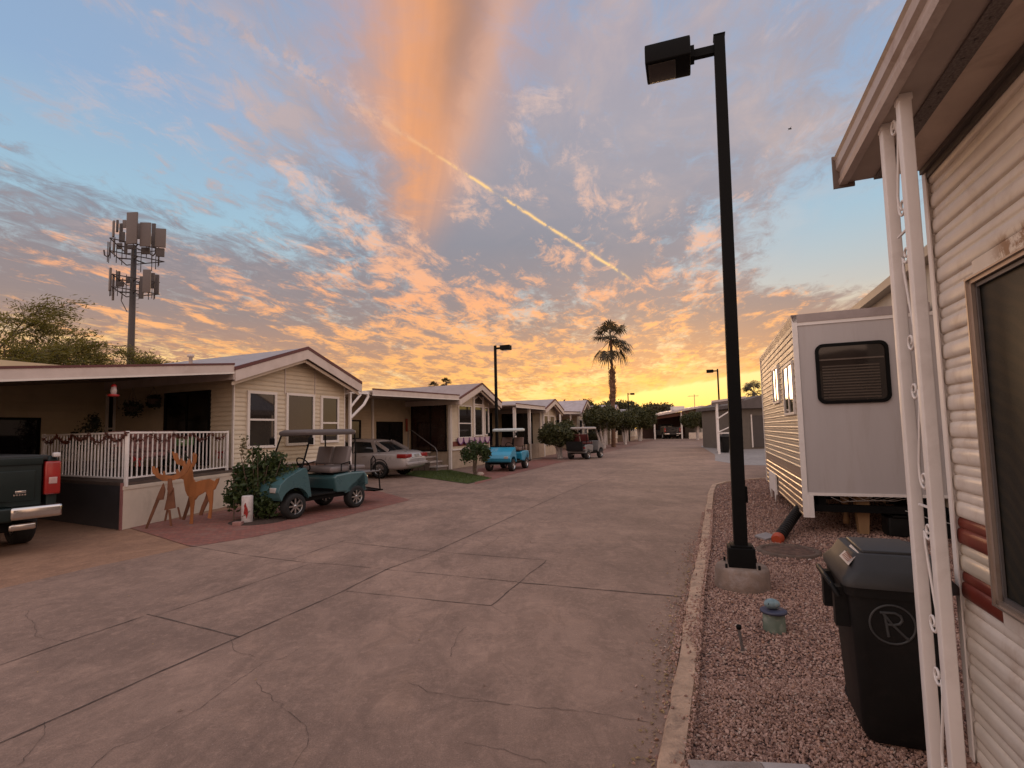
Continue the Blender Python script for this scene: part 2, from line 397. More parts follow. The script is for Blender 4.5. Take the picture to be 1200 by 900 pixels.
M_GLASS = glass('window_glass'); M_SCREEN = glass('door_glass', (.008, .007, .007), .12)
M_BLACK = mat('black_steel', (.006, .006, .006), .7, var=.2, spec=.12)
M_BLKPL = mat('black_plastic', (.0075, .0075, .0075), .58, var=.25, bump=.06, bscale=200, spec=.22, dirt=(.03, .025, .022), dscale=5, damt=.35)
M_RUBBER = mat('tyre_rubber', (.012, .012, .012), .8, var=.2, bump=.3, bscale=60)
M_CHROME = mat('bright_metal', (.62, .60, .58), .18, 1.0, var=.05)
M_ALLOY = mat('alloy_wheel', (.45, .44, .43), .3, .9, var=.08)
M_GREY = mat('grey_steel', (.18, .17, .17), .5, .5, var=.15)
M_RED = mat('red_plastic', (.30, .012, .010), .3, var=.2, coat=.4)
M_BARK = mat('bark', (.12, .085, .06), .9, var=.35, vscale=14, bump=.8, bscale=30)
M_LIME = mat('limewashed_bark', (.50, .46, .43), .85, var=.25, vscale=10, bump=.5, bscale=30)
M_CONC = mat('raw_concrete', (.30, .25, .225), .9, var=.15, vscale=9, bump=.6, bscale=60, dirt=(.17, .13, .11), dscale=6)
M_WOOD = mat('raw_wood', (.36, .22, .11), .7, var=.2, vscale=6, stretch=(1, 1, .2))

def leaf_cloud(name, m, parent, clumps, n, size, seed, fill=.45, updown=.0, aspect=.5):
    """many folded leaf-sized faces spread through a set of clumps (x,y,z,rx,ry,rz)"""
    g = np.random.default_rng(seed); cl = np.array(clumps, float)
    w = (cl[:, 3]*cl[:, 4]*cl[:, 5])**(2/3); idx = g.choice(len(cl), n, p=w/w.sum())
    d = g.normal(size=(n, 3)); d /= np.linalg.norm(d, axis=1)[:, None]
    rad = fill+(1-fill)*g.random(n)**.6; rad *= 1+.14*g.normal(size=n)
    c = cl[idx, :3]+d*rad[:, None]*cl[idx, 3:6]
    nrm = d*.7+g.normal(size=(n, 3))*.7; nrm[:, 2] += updown; nrm /= np.linalg.norm(nrm, axis=1)[:, None]
    t = np.cross(nrm, g.normal(size=(n, 3))); t /= np.linalg.norm(t, axis=1)[:, None]+1e-9; b = np.cross(nrm, t)
    s = size*(.6+.8*g.random(n))[:, None]
    v = np.stack([c-t*s, c+b*s*aspect+nrm*s*.15, c+t*s, c-b*s*aspect+nrm*s*.15], 1).reshape(-1, 3)
    f = np.arange(n*4).reshape(n, 4)
    return raw_mesh(name, v, f, m, parent)

# ------------------------------------------------------------------ ground, road, kerb, gravel
ANG = R(19)                                              # road runs 19 deg right of the view
RD = Vector((math.sin(ANG), math.cos(ANG), 0)); LD = Vector((-math.cos(ANG), math.sin(ANG), 0))
def concrete(name, base, stain, warm):
    m = bpy.data.materials.new(name); m.use_nodes = True; MATS[name] = m
    T = NT(m.node_tree); bs = T.n['Principled BSDF']; tc = T.new('ShaderNodeTexCoord'); v = tc.outputs['Object']
    a = T.noise(v, .33, 6, .6, .5); b = T.noise(v, 1.7, 8, .7, .6); c = T.noise(v, 9, 8, .75); d = T.noise(v, 120, 4, .7)
    col = T.mix(T.ss(a, .36, .64), tuple(x*1.08 for x in stain), base)
    oil = T.m('MULTIPLY', T.ss(T.noise(T.vm('MULTIPLY', v, (1, .6, 1)), .75, 7, .62, 1.0), .56, .70), .45); col = T.mix(oil, col, tuple(x*.62 for x in stain))
    col = T.mix(T.m('MULTIPLY', T.ss(b, .50, .68), .5), col, tuple(x*1.34 for x in base))
    col = T.mix(T.m('MULTIPLY', T.ss(T.noise(v, .9, 6, .7, 1.2), .52, .7), .45), col, warm)
    col = T.mix(T.m('MULTIPLY', T.ss(c, .52, .72), .30), col, tuple(x*.62 for x in stain))
    spk = T.ss(d, .34, .7); col = T.mix(T.m('MULTIPLY', spk, .42), col, tuple(x*1.5 for x in base))
    rgh = T.ss(T.noise(v, 34, 6, .8), .44, .60); col = T.mix(T.m('MULTIPLY', T.m('MULTIPLY', rgh, T.ss(T.noise(v, 1.1, 5, .7), .42, .6)), .30), col, tuple(x*.66 for x in stain))
    wht = T.ss(T.noise(v, 85, 2, .5), .69, .74); col = T.mix(T.m('MULTIPLY', wht, .5), col, (.55, .47, .42))
    mot = T.noise(T.vm('MULTIPLY', v, (1.0, .55, 1)), 3.2, 8, .78, .8); col = T.mix(T.ss(mot, .40, .62, 0, .34), col, tuple(x*.60 for x in stain)); mo2 = T.noise(v, 13, 5, .8); col = T.mix(T.ss(mo2, .50, .66, 0, .30), col, tuple(x*1.45 for x in base))
    pit = T.ss(T.noise(v, 60, 3, .6), .66, .74); col = T.mix(T.m('MULTIPLY', pit, .5), col, tuple(x*.4 for x in stain))
    # scattered pale scuffs
    scf = T.m('MULTIPLY', T.ss(T.noise(T.vm('MULTIPLY', v, (1, .35, 1)), 14, 5, .8), .62, .7), T.ss(T.noise(v, .8, 2), .5, .62))
    col = T.mix(T.m('MULTIPLY', scf, .45), col, tuple(x*1.7 for x in base))
    T.set(bs.inputs['Base Color'], col); T.set(bs.inputs['Roughness'], T.m('ADD', .68, T.m('MULTIPLY', b, .25)))
    bs.inputs['Specular IOR Level'].default_value = .3
    bp = T.new('ShaderNodeBump'); bp.inputs['Strength'].default_value = .45; bp.inputs['Distance'].default_value = .006
    T.l.new(T.m('ADD', T.m('MULTIPLY', c, 1.4), T.m('MULTIPLY', d, .6)), bp.inputs['Height']); T.l.new(bp.outputs[0], bs.inputs['Normal'])
    return m
M_ROAD = concrete('street_concrete', (.305, .203, .155), (.160, .106, .083), (.335, .212, .150))
M_TAN = concrete('tan_driveway', (.33, .190, .118), (.23, .13, .085), (.36, .195, .115))
M_DIRT = concrete('desert_ground', (.26, .19, .15), (.19, .14, .11), (.28, .19, .13))
M_PADC = concrete('grey_pad', (.29, .27, .26), (.22, .20, .19), (.29, .25, .22))
def brick_mat():
    m = bpy.data.materials.new('brick_pavers'); m.use_nodes = True
    T = NT(m.node_tree); bs = T.n['Principled BSDF']; tc = T.new('ShaderNodeTexCoord')
    mp = T.new('ShaderNodeMapping'); T.l.new(tc.outputs['Object'], mp.inputs[0]); mp.inputs['Rotation'].default_value = (0, 0, R(19)); mp.inputs['Scale'].default_value = (1, 1, 1)
    b = T.new('ShaderNodeTexBrick'); T.l.new(mp.outputs[0], b.inputs[0]); b.inputs['Scale'].default_value = 4.8
    b.inputs['Color1'].default_value = (.30, .105, .075, 1); b.inputs['Color2'].default_value = (.20, .075, .06, 1); b.inputs['Mortar'].default_value = (.12, .07, .055, 1)
    b.inputs['Mortar Size'].default_value = .018
    c = T.mix(T.ss(T.noise(tc.outputs['Object'], 2.5, 6, .7), .45, .7), b.outputs[0], (.24, .13, .10))
    T.set(bs.inputs['Base Color'], c); bs.inputs['Roughness'].default_value = .85
    bp = T.new('ShaderNodeBump'); bp.inputs['Strength'].default_value = .4; bp.inputs['Distance'].default_value = .005; bp.invert = True
    T.l.new(b.outputs['Fac'], bp.inputs['Height']); T.l.new(bp.outputs[0], bs.inputs['Normal']); return m
M_BRICK = brick_mat()
def struct(name, mb, m, **k): return tag(mb.build(name, m, **k), kind='structure')
struct('ground', MB().sheet([(-900, -60), (900, -60), (900, 1400), (-900, 1400)], -.012), M_DIRT)
# street: everything from the front yards to the kerb, one slab sheet
kerb_px = [(760, 960), (770, 900), (790, 800), (806, 700), (820, 640), (826, 600), (830, 578)]
kerb = [G(*p) for p in kerb_px]
kerb = [kerb[0]-Vector((.12, .5, 0))*2.2]+kerb
cor = [G(834, 570), G(846, 566.5), G(870, 563.5), G(905, 561)]
kerb_line = kerb+cor+[cor[-1]+Vector((9, .6, 0)), cor[-1]+Vector((25, 3, 0))]
def street_pt(t, s): return RD*t+LD*s
leftedge = [G(0, 900)+Vector((-8, -4, 0)), Vector((-14, 2, 0)), G(0, 690), G(120, 662), G(225, 641), G(300, 629), G(400, 606), G(478, 586), G(560, 566), G(600, 556), G(700, 533)-Vector((.4, 0, 0)), G(760, 516.5), G(770, 515)]
rightside = [(46, 70, 0), (60, 62, 0), (60, 24, 0)]
poly = leftedge+[Vector(p) for p in rightside]+list(reversed(kerb_line))+[Vector((0, -6, 0)), Vector((-12, -6, 0))]
bm = bmesh.new(); f = bm.faces.new([bm.verts.new((p.x, p.y, 0)) for p in poly]); bmesh.ops.triangulate(bm, faces=[f])
mb = MB(); mb.bm(bm); struct('road', mb, M_ROAD)
# aprons and driveways left of the street
drv = [Vector((-14, 2, 0)), G(0, 690), G(120, 662), G(225, 641), G(270, 634), G(330, 600), Vector((-9, 22, 0)), Vector((-30, 26, 0)), Vector((-34, 4, 0))]
mb = MB(); mb.sheet(drv, -.004); struct('driveway', mb, M_TAN)
mb = MB(); mb.sheet([G(225, 641), G(300, 629), G(400, 606), G(478, 586), G(560, 566), G(600, 556), G(655, 542), Vector((-1.5, 36, 0)), Vector((-14, 32, 0)), Vector((-10, 14, 0))], -.008); struct('parking_pad', mb, M_ROAD)
mb = MB(); mb.sheet([G(225, 641), G(300, 629), G(400, 606), G(481, 586), G(428, 571), G(380, 577), G(150, 618)], .004); struct('brick_apron', mb, M_BRICK)
mb = MB(); mb.sheet([G(556, 568), G(600, 556), G(660, 541), G(640, 537), G(560, 549)], .004); struct('brick_yard', mb, M_BRICK)
def row_of_pads():
    mb = MB(); mb.sheet([G(655, 543), G(700, 533), G(770, 515), Vector((12, 76, 0)), Vector((0, 45, 0))], .002); struct('red_gravel_yard', mb, mat('red_gravel', (.22, .12, .09), .9, var=.3, vscale=30, bump=.8))
row_of_pads()
mb = MB(); mb.sheet([G(838, 533), G(838, 540), G(870, 545), G(930, 546), G(1000, 540), Vector((30, 44, 0)), Vector((16, 44, 0))], .004); struct('concrete_pad', mb, M_PADC)
# lawn strip of house two
lawn_poly = [G(470, 556), G(548, 567), G(577, 560.5), G(528, 551), G(489, 551)]
M_TURF = mat('turf', (.065, .085, .022), .9, var=.3, vscale=12, bump=.6)
g = MB().sheet(lawn_poly, .006).build('lawn_base', M_TURF); tag(g, kind='structure')
def in_poly(x, y, P):
    c = np.zeros(len(x), bool); n = len(P)
    for i in range(n):
        x0, y0, x1, y1 = P[i][0], P[i][1], P[(i+1) % n][0], P[(i+1) % n][1]
        k = ((y0 > y) != (y1 > y)) & (x < (x1-x0)*(y-y0)/(y1-y0+1e-12)+x0); c ^= k
    return c
def grass():
    g = np.random.default_rng(3); xs = g.uniform(-5.5, 0, 60000); ys = g.uniform(15, 26, 60000); k = in_poly(xs, ys, lawn_poly); xs, ys = xs[k], ys[k]; n = len(xs)
    a = g.uniform(0, 6.28, n); h = g.uniform(.02, .05, n); w = .006
    c = np.stack([xs, ys, np.full(n, .005)], 1); d = np.stack([np.cos(a), np.sin(a), np.zeros(n)], 1)
    v = np.stack([c-d*w, c+d*w, c+np.stack([g.normal(0, .01, n), g.normal(0, .01, n), h], 1)], 1).reshape(-1, 3)
    o = raw_mesh('lawn_grass', v, np.arange(n*3).reshape(n, 3), foliage('grass_blades', (.05, .085, .02), (.11, .14, .035))); tag(o, 'short green grass strip in front of the second home', 'grass', kind='stuff')
grass()
# joints and cracks in the slabs
def seam(mb, pts, w, jit, seed, step=.12):
    g = random.Random(seed); P = [Vector(G(*p)) for p in pts]; Q = []
    for a, b in zip(P, P[1:]):
        n = max(1, int((b-a).length/step)); Q += [a.lerp(b, i/n) for i in range(n)]
    Q.append(P[-1]); off = 0; L = []; Rr = []
    for i, p in enumerate(Q):
        d = (Q[min(i+1, len(Q)-1)]-Q[max(i-1, 0)]).normalized(); nrm = Vector((-d.y, d.x, 0))
        off = off*.7+g.gauss(0, jit); ww = w*(.25+g.random()*.75)
        L.append(p+nrm*(off+ww/2)); Rr.append(p+nrm*(off-ww/2))
    vs = []
    for a, b in zip(L, Rr): vs += [(a.x, a.y, .004), (b.x, b.y, .004)]
    mb.add(vs, [(2*i, 2*i+1, 2*i+3, 2*i+2) for i in range(len(Q)-1)])
j = MB()
for k, (pts, w, jt) in enumerate([
    ([(-60, 895), (0, 871), (280, 746.7), (400, 694), (455, 666.7), (508, 646.7), (590, 610), (656, 580), (703, 560), (722, 552), (745, 545)], .017, .002),
    ([(-40, 795), (0, 780), (76, 753), (170, 722)], .014, .002), ([(183, 722), (361, 661.7)], .014, .002), ([(343, 655), (405, 633)], .012, .002),
    ([(172, 720), (280, 746.7)], .018, .003), ([(222, 639.5), (283, 650), (361, 660), (400, 662), (457, 668), (606, 682)], .014, .002),
    ([(398, 635), (500, 645.7), (640, 656.7)], .014, .002), ([(406, 693), (575, 710)], .016, .003), ([(640, 656.7), (607, 683), (575, 710)], .014, .006),
    ([(606, 682.7), (800, 699.5)], .026, .004), ([(605, 585), (585, 582), (560, 579.5)], .012, .003), ([(590, 611), (650, 613)], .01, .004)]): seam(j, pts, w, jt, k)
for k, pts in enumerate([[(548, 648), (570, 640), (590, 625), (621, 617)], [(545, 822), (596, 826.7), (693, 835), (760, 848)], [(51.7, 846.7), (50, 863), (21, 898)], [(98, 905), (133, 876.7), (167, 865.7), (198, 850), (233, 830), (275, 801.7), (310, 776.7), (333, 773), (356, 760)],
    [(300, 800), (312, 815), (327, 830), (357, 848), (360, 870), (340, 905)], [(30, 716), (40, 735), (40, 747), (78, 753)], [(0, 755), (40, 747)], [(268, 748), (275, 762), (300, 770)], [(527, 770), (535, 750), (545, 735)], [(637, 612), (650, 600), (660, 590)], [(575, 710), (585, 716), (592, 720)],
    [(545, 870), (590, 880), (640, 895)], [(600, 684), (612, 682), (618, 684)], [(668, 575), (700, 570), (730, 572)], [(480, 800), (500, 812), (530, 818), (597, 827)]]): seam(j, pts, .0042, .0065, 50+k, .035)
struct('pavement_joint', j, mat('joint_dirt', (.085, .060, .050), .95, var=.4, vscale=20))
# kerb: a low concrete step with a flat top
def ribbon(line, off):
    o = []
    for i, p in enumerate(line):
        d = (line[min(i+1, len(line)-1)]-line[max(i-1, 0)]).normalized(); o.append(p+Vector((d.y, -d.x, 0))*off)
    return o
def dense(line, st=.15):
    o = []
    for a, b in zip(line, line[1:]):
        n = max(1, int((b-a).length/st)); o += [a.lerp(b, i/n) for i in range(n)]
    return o+[line[-1]]
kl = dense(kerb_line); kw = .14; inn = ribbon(kl, kw); g_ = random.Random(4)
mb = MB(); prof = []
for a, b in zip(kl, inn):
    j1 = g_.gauss(0, .006)
    u = (b-a)
    prof.append([a+Vector((j1, 0, -.02)), a+u*.06+Vector((j1, 0, .035)), a+u*.14+Vector((0, 0, .055+g_.gauss(0, .002))), a+u*.9+Vector((0, 0, .058+g_.gauss(0, .002))), b+Vector((0, 0, .03))])
mb.loft([[tuple(p) for p in r] for r in prof], smooth=False, cap=False, closed=False)
m_kerb = mat('kerb_concrete', (.47, .32, .225), .9, var=.2, vscale=7, bump=1.0, bscale=50, dirt=(.17, .12, .095), dscale=6, damt=.9)
struct('kerb', mb, m_kerb)
# gravel bed
bed = [p.copy() for p in inn]+[Vector((34, 14, 0)), Vector((34, -5, 0)), Vector((inn[0].x, -5, 0))]
def gravel_mat(name, k=1.0):
    m = bpy.data.materials.new(name); m.use_nodes = True
    T = NT(m.node_tree); bs = T.n['Principled BSDF']; tc = T.new('ShaderNodeTexCoord'); v = tc.outputs['Object']
    vo = T.new('ShaderNodeTexVoronoi'); T.l.new(v, vo.inputs['Vector']); vo.inputs['Scale'].default_value = 46*k
    sp = T.new('ShaderNodeSeparateColor'); T.l.new(vo.outputs['Color'], sp.inputs[0])
    c = T.ramp(sp.outputs[0], [(0, (.2, .10, .078)), (.3, (.31, .165, .125)), (.6, (.39, .225, .178)), (.85, (.48, .30, .24)), (1, (.34, .26, .22))])
    c = T.mix(T.m('MULTIPLY', T.ss(T.noise(v, 1.3, 4, .6), .55, .75), .5), c, (.22, .10, .045))
    c = T.mix(T.ss(vo.outputs['Distance'], .35*1, .75), c, (.04, .022, .018))
    T.set(bs.inputs['Base Color'], c); bs.inputs['Roughness'].default_value = .9
    bp = T.new('ShaderNodeBump'); bp.inputs['Strength'].default_value = 1; bp.inputs['Distance'].default_value = .02; bp.invert = True
    T.l.new(vo.outputs['Distance'], bp.inputs['Height']); T.l.new(bp.outputs[0], bs.inputs['Normal']); return m
bm = bmesh.new(); f = bm.faces.new([bm.verts.new((p.x, p.y, .022)) for p in bed]); bmesh.ops.triangulate(bm, faces=[f])
mb = MB(); mb.bm(bm); struct('gravel_bed', mb, gravel_mat('gravel_bed'))
def stones(n, xr, yr, size, seed, keep, z0=.026, mx=None):
    g = np.random.default_rng(seed); x = g.uniform(*xr, n); y = g.uniform(*yr, n)
    if mx is not None: x = x+np.interp(y, ky[:200], kx[:200])
    k = keep(x, y); x, y = x[k], y[k]; n = len(x)
    base = np.array([(1, 0, 0), (-1, 0, 0), (0, 1, 0), (0, -1, 0), (0, 0, 1), (0, 0, -1), (.6, .6, .55), (-.6, -.6, .55), (.6, -.6, -.5), (-.6, .6, -.5)], float)
    if not hasattr(stones, 'f'):
        bmh = bmesh.new(); vv = [bmh.verts.new(p) for p in base]; bmesh.ops.convex_hull(bmh, input=vv)
        bmesh.ops.triangulate(bmh, faces=bmh.faces[:]); bmh.verts.index_update(); stones.f = np.array([[v.index for v in f.verts] for f in bmh.faces]); bmh.free()
    tri = stones.f; nb = len(base)
    v = base[None]*(1+.22*g.normal(size=(n, nb, 1)))*np.array([1, .75, .6])*(size*(.45+.8*g.random((n, 1, 1))**1.3))
    q = g.normal(size=(n, 4)); q /= np.linalg.norm(q, axis=1)[:, None]; w_, a, b, c = q.T
    Rm = np.stack([1-2*(b*b+c*c), 2*(a*b-c*w_), 2*(a*c+b*w_), 2*(a*b+c*w_), 1-2*(a*a+c*c), 2*(b*c-a*w_), 2*(a*c-b*w_), 2*(b*c+a*w_), 1-2*(a*a+b*b)], 1).reshape(n, 3, 3)
    v = np.einsum('nij,nkj->nki', Rm, v)+np.stack([x, y, z0+size*.35*g.random(n)], 1)[:, None]
    f = (tri[None]+np.arange(n)[:, None, None]*nb).reshape(-1, 3)
    return v.reshape(-1, 3), f
m_st = bpy.data.materials.new('gravel_stone'); m_st.use_nodes = True
T = NT(m_st.node_tree); gi = T.new('ShaderNodeNewGeometry')
cst = T.ramp(gi.outputs['Random Per Island'], [(0, (.20, .115, .09)), (.25, (.31, .185, .145)), (.55, (.40, .255, .20)), (.8, (.48, .32, .26)), (.93, (.36, .20, .13)), (1, (.52, .43, .37))])
T.set(T.n['Principled BSDF'].inputs['Base Color'], cst); T.n['Principled BSDF'].inputs['Roughness'].default_value = .85
bedP = [(p.x, p.y) for p in bed]
vv, ff = [], []
off = 0
for n, xr, yr, sz, sd in ((34000, (.4, 3.4), (1.9, 3.4), .0112, 1), (44000, (.6, 5.0), (3.2, 6.0), .0122, 2), (30000, (1.5, 7.5), (5.8, 10), .0155, 3), (17000, (2.5, 10), (9.8, 16), .021, 4)):
    v, f = stones(n, xr, yr, sz, sd, lambda x, y: in_poly(x, y, bedP)); vv.append(v); ff.append(f+off); off += len(v)
# stones spilled over the kerb and on to the road
kx = np.array([p.x for p in kl]); ky = np.array([p.y for p in kl])
def spill(x, y):
    g = np.random.default_rng(9); e = np.interp(y, ky[:200], kx[:200]); d = x-e
    w = .5+.5*np.sin(y*2.3+.6*np.sin(y*5.1)+3.9); return (d < .165) & (g.random(len(x)) < np.where(d > 0, .012+.9*np.exp(-(.155-d)/(.010+.05*w**3)), .9*np.exp(d/.075)*(.12+.88*w**2))) & (y < 13)
v, f = stones(34000, (-.25, .2), (1.9, 10), .0115, 11, lambda x, y: spill(x, y) & (np.interp(y, ky[:200], kx[:200])-x < .05), .058, 1); 
k0 = v.reshape(-1, 10, 3); e = np.interp(k0[:, 0, 1], ky[:200], kx[:200]); d = k0[:, 0, 0]-e; k0[:, :, 2] -= np.where(d < .012, .052, 0)[:, None]
vv.append(k0.reshape(-1, 3)); ff.append(f+off); off += len(v)
v, f = stones(12000, (-.35, .0), (1.9, 9), .009, 12, lambda x, y: spill(x, y) & (np.interp(y, ky[:200], kx[:200])-x > .02), .006, 1); vv.append(v); ff.append(f+off)
o = raw_mesh('gravel', np.concatenate(vv), np.concatenate(ff), m_st); tag(o, 'loose reddish brown gravel filling the bed behind the kerb', 'gravel', kind='stuff')
# dry leaves and litter on the slabs
def litter():
    g = np.random.default_rng(21); n = 420
    y = g.uniform(2.2, 7, n); x = np.interp(y, ky[:200], kx[:200])-np.abs(g.normal(0, .09, n))-.01
    m2 = 60; x = np.concatenate([x, g.uniform(-6, 1, m2)]); y = np.concatenate([y, g.uniform(2.5, 14, m2)]); kk = x < np.interp(y, ky[:200], kx[:200]); x, y = x[kk], y[kk]; n = len(x)
    a = g.uniform(0, 6.28, n); s = g.uniform(.006, .018, n)[:, None]; c = np.stack([x, y, np.full(n, .008)], 1)
    t = np.stack([np.cos(a), np.sin(a), g.normal(0, .2, n)], 1); b = np.stack([-np.sin(a), np.cos(a), g.normal(0, .3, n)], 1)
    v = np.stack([c-t*s, c+b*s*.5+[0, 0, .004], c+t*s, c-b*s*.5], 1).reshape(-1, 3)
    o = raw_mesh('dry_leaves', v, np.arange(n*4).reshape(n, 4), mat('dry_leaf', (.27, .18, .085), .8, var=.5, vscale=30)); tag(o, 'scattered dry leaf litter along the street side of the kerb', 'leaf litter', kind='stuff')
litter()

# ------------------------------------------------------------------ near home on the right
RA = R(21)
def to_local(o, p):
    return Matrix.Rotation(-o.rotation_euler.z, 3, 'Z') @ (Vector(p)-o.location)
def hit(o, px, py, x=None, y=None):                      # where a sight line meets a local plane of a thing
    rm = Matrix.Rotation(-o.rotation_euler.z, 3, 'Z'); d = rm @ ray(px, py); q = rm @ (Vector((0, 0, H))-o.location)
    t = (x-q.x)/d.x if x is not None else (y-q.y)/d.y
    return q+d*t
def corrugated(mb, y0, y1, z0, z1, x=0.0, pitch=.13, holes=None):
    prof = []; n = int(round((z1-z0)/pitch))
    for i in range(n):
        b = z0+i*pitch; a = pitch*.6; c = pitch*.4
        for k, d_ in ((0, 0), (.03, .010), (.10, .0155), (.35, .0185), (.65, .018), (.9, .014), (.98, .005)): prof.append((x-d_, b+a*k))
        for k, d_ in ((0, .003), (.10, .009), (.3, .0115), (.65, .0105), (.88, .006), (.97, .0)): prof.append((x-d_, b+a+c*k))
    prof.append((x, z0+n*pitch)); ys = [y0, y1]
    mb.add([(p[0], y, p[1]) for y in ys for p in prof], [(i, i+1, i+1+len(prof), i+len(prof)) for i in range(len(prof)-1)], True)
M_CORR = mat('corrugated_siding', (.80, .73, .65), .42, .05, var=.06, dirt=(.36, .22, .12), dscale=3, damt=.4, bump=.05, bscale=90)
M_STRIPE = mat('maroon_stripe', (.20, .038, .025), .4, .2, var=.12, dirt=(.3, .12, .06), dscale=5, damt=.4)
M_GOLD = mat('cream_stripe', (.74, .66, .54), .38, .25, var=.05)
def rust_patch(m, y0, y1, z0, z1):                        # peeling brown stain above the window
    T = NT(m.node_tree); bs = T.n['Principled BSDF']; old = bs.inputs['Base Color'].links[0].from_socket
    tc = T.new('ShaderNodeTexCoord'); sp = T.new('ShaderNodeSeparateXYZ'); T.l.new(tc.outputs['Object'], sp.inputs[0])
    n = T.noise(tc.outputs['Object'], 14, 6, .75, .8); m1 = T.m('MULTIPLY', T.ss(sp.outputs[2], z0-.01, z0+.02), T.ss(sp.outputs[2], z1, z1-.06)); m2 = T.m('MULTIPLY', T.ss(sp.outputs[1], y0, y0+.2), T.ss(sp.outputs[1], y1, y1-.15))
    k = T.m('MULTIPLY', T.m('MULTIPLY', m1, m2), T.ss(n, .42, .56)); T.set(bs.inputs['Base Color'], T.mix(k, old, (.30, .16, .085)))
nh = thing('mobile_home', 'near corrugated white mobile home with maroon stripes and screened window at the right edge', 'mobile home', (2.195, 2.565, 0), -RA)
wt, wb = hit(nh, 1140, 325, x=-.03), hit(nh, 1168, 708, x=-.03); wy = (wt.y+wb.y)/2; wz0, wz1 = wb.z, wt.z
wy0 = wy-1.35
z_0 = .01
rust_patch(M_CORR, wy-1.1, wy-.12, wz1-.01, wz1+.13)
def band(mb, z0, z1):                                     # siding courses, leaving the window open
    for k in range(int(round((z1-z0)/.13))):
        a = z0+k*.13; b = a+.13
        if b <= wz0+.02 or a >= wz1-.02: corrugated(mb, -7, 0, a, b)
        else: corrugated(mb, wy, 0, a, b); corrugated(mb, -7, wy0, a, b)
mb = MB(); band(mb, z_0, z_0+6*.13); band(mb, z_0+9*.13, z_0+23*.13)
mb.box(.002, 4.2, -7, -.002, 0.0, 2.95)
mb.build('wall', M_CORR, nh)
mb = MB(); band(mb, z_0+6*.13, z_0+7*.13); mb.build('stripe', M_STRIPE, nh)
mb = MB(); band(mb, z_0+8*.13, z_0+9*.13); mb.build('stripe', M_STRIPE, nh)
mb = MB(); band(mb, z_0+7*.13, z_0+8*.13); mb.build('stripe', M_GOLD, nh)
mb = MB(); mb.prism([(.02, 0), (.02, .022), (-.034, .022), (-.034, -.022), (-.028, -.022), (-.028, 0)], 0.0, 2.96, 'xy')
for z in (.4, 1.0, 1.6, 2.2, 2.8): mb.lathe([(0, .003), (.004, .002), (.005, 0)], (-.008, .024, z), 8, axis='y')
mb.build('corner_trim', M_WHITE, nh)
wf = MB()
for (a, b, c, d) in ((wy0, wy, wz1-.03, wz1), (wy0, wy, wz0, wz0+.03), (wy-.035, wy, wz0, wz1), (wy0, wy0+.035, wz0, wz1)): wf.box(-.045, 0, a, b, c, d)
wf.box(-.055, -.045, wy0, wy, wz1-.012, wz1-.004); _zb = z_0+.13*math.ceil((wz1-z_0)/.13-1e-6)
MB().box(-.019, .0, wy0, wy+.004, wz1, _zb).build('header_panel', M_CORR, nh)
MB().box(-.019, .0, wy0, wy+.004, z_0+.13*math.floor((wz0-z_0)/.13), wz0).build('sill_panel', M_CORR, nh)
wf.box(-.055, -.045, wy0, wy, wz0+.002, wz0+.01); wf.box(-.055, -.045, wy-.012, wy-.004, wz0, wz1)
win = wf.build('window', mat('aluminium_frame', (.50, .42, .36), .35, .6, var=.08, dirt=(.3, .18, .1), damt=.4, dscale=8), nh)
def screen_mat():
    m = bpy.data.materials.new('insect_screen'); m.use_nodes = True; T = NT(m.node_tree); bs = T.n['Principled BSDF']; tc = T.new('ShaderNodeTexCoord')
    wv = T.new('ShaderNodeTexWave', wave_type='RINGS'); T.l.new(T.vm('MULTIPLY', tc.outputs['Object'], (1, 1.3, 1)), wv.inputs[0]); wv.inputs['Scale'].default_value = 4.5; wv.inputs['Distortion'].default_value = 5; wv.inputs['Detail'].default_value = 1.5; wv.inputs['Detail Scale'].default_value = .7
    c = T.mix(T.m('MULTIPLY', T.ss(wv.outputs['Fac'], .45, .9), .45), (.018, .019, .016), (.05, .040, .024))
    c = T.mix(T.m('MULTIPLY', T.ss(T.noise(tc.outputs['Object'], 260, 1), .45, .6), .5), c, (.045, .045, .04))
    T.set(bs.inputs['Base Color'], c); bs.inputs['Roughness'].default_value = .45; bs.inputs['Specular IOR Level'].default_value = .25; return m
mb = MB(); mb.box(-.018, -.012, wy0+.03, wy-.03, wz0+.03, wz1-.03); mb.build('insect_screen', screen_mat(), win)
mb = MB(); mb.box(-.032, -.022, wy0+.04, wy-.04, wz0+.03, wz0+.05); mb.box(-.032, -.022, wy-.052, wy-.04, wz0+.03, wz1-.03); mb.box(-.032, -.022, wy0+.04, wy-.04, wz1-.05, wz1-.035); mb.build('sash', M_GREY, win)
# roof overhang with gutter, vent strip and soffit
M_SOFF = mat('soffit_panel', (.58, .48, .40), .7, var=.08, dirt=(.22, .15, .10), dscale=2)
mb = MB(); mb.box(-.19, -.02, -7, -.0, 2.955, 2.965); mb.build('soffit', M_SOFF, nh)
mb = MB(); mb.box(-.37, -.25, -7, -.0, 2.958, 2.97); mb.build('soffit', mat('soffit_dark', (.38, .32, .28), .7, var=.1), nh)
mb = MB(); mb.box(-.25, -.19, -7, -.0, 2.948, 2.97)
for i in range(70): mb.box(-.224, -.216, -.05-i*.1-.012, -.05-i*.1, 2.944, 2.949)
mb.build('vent_strip', mat('vent_strip', (.14, .12, .11), .7, var=.4, vscale=120), nh)
mb = MB(); mb.box(-.05, -.02, -7, -.0, 2.93, 2.956); mb.box(-.03, .0, -7, 0, 2.90, 2.932); mb.build('wall_moulding', mat('moulding_dark', (.10, .085, .075), .6), nh)
mb = MB()
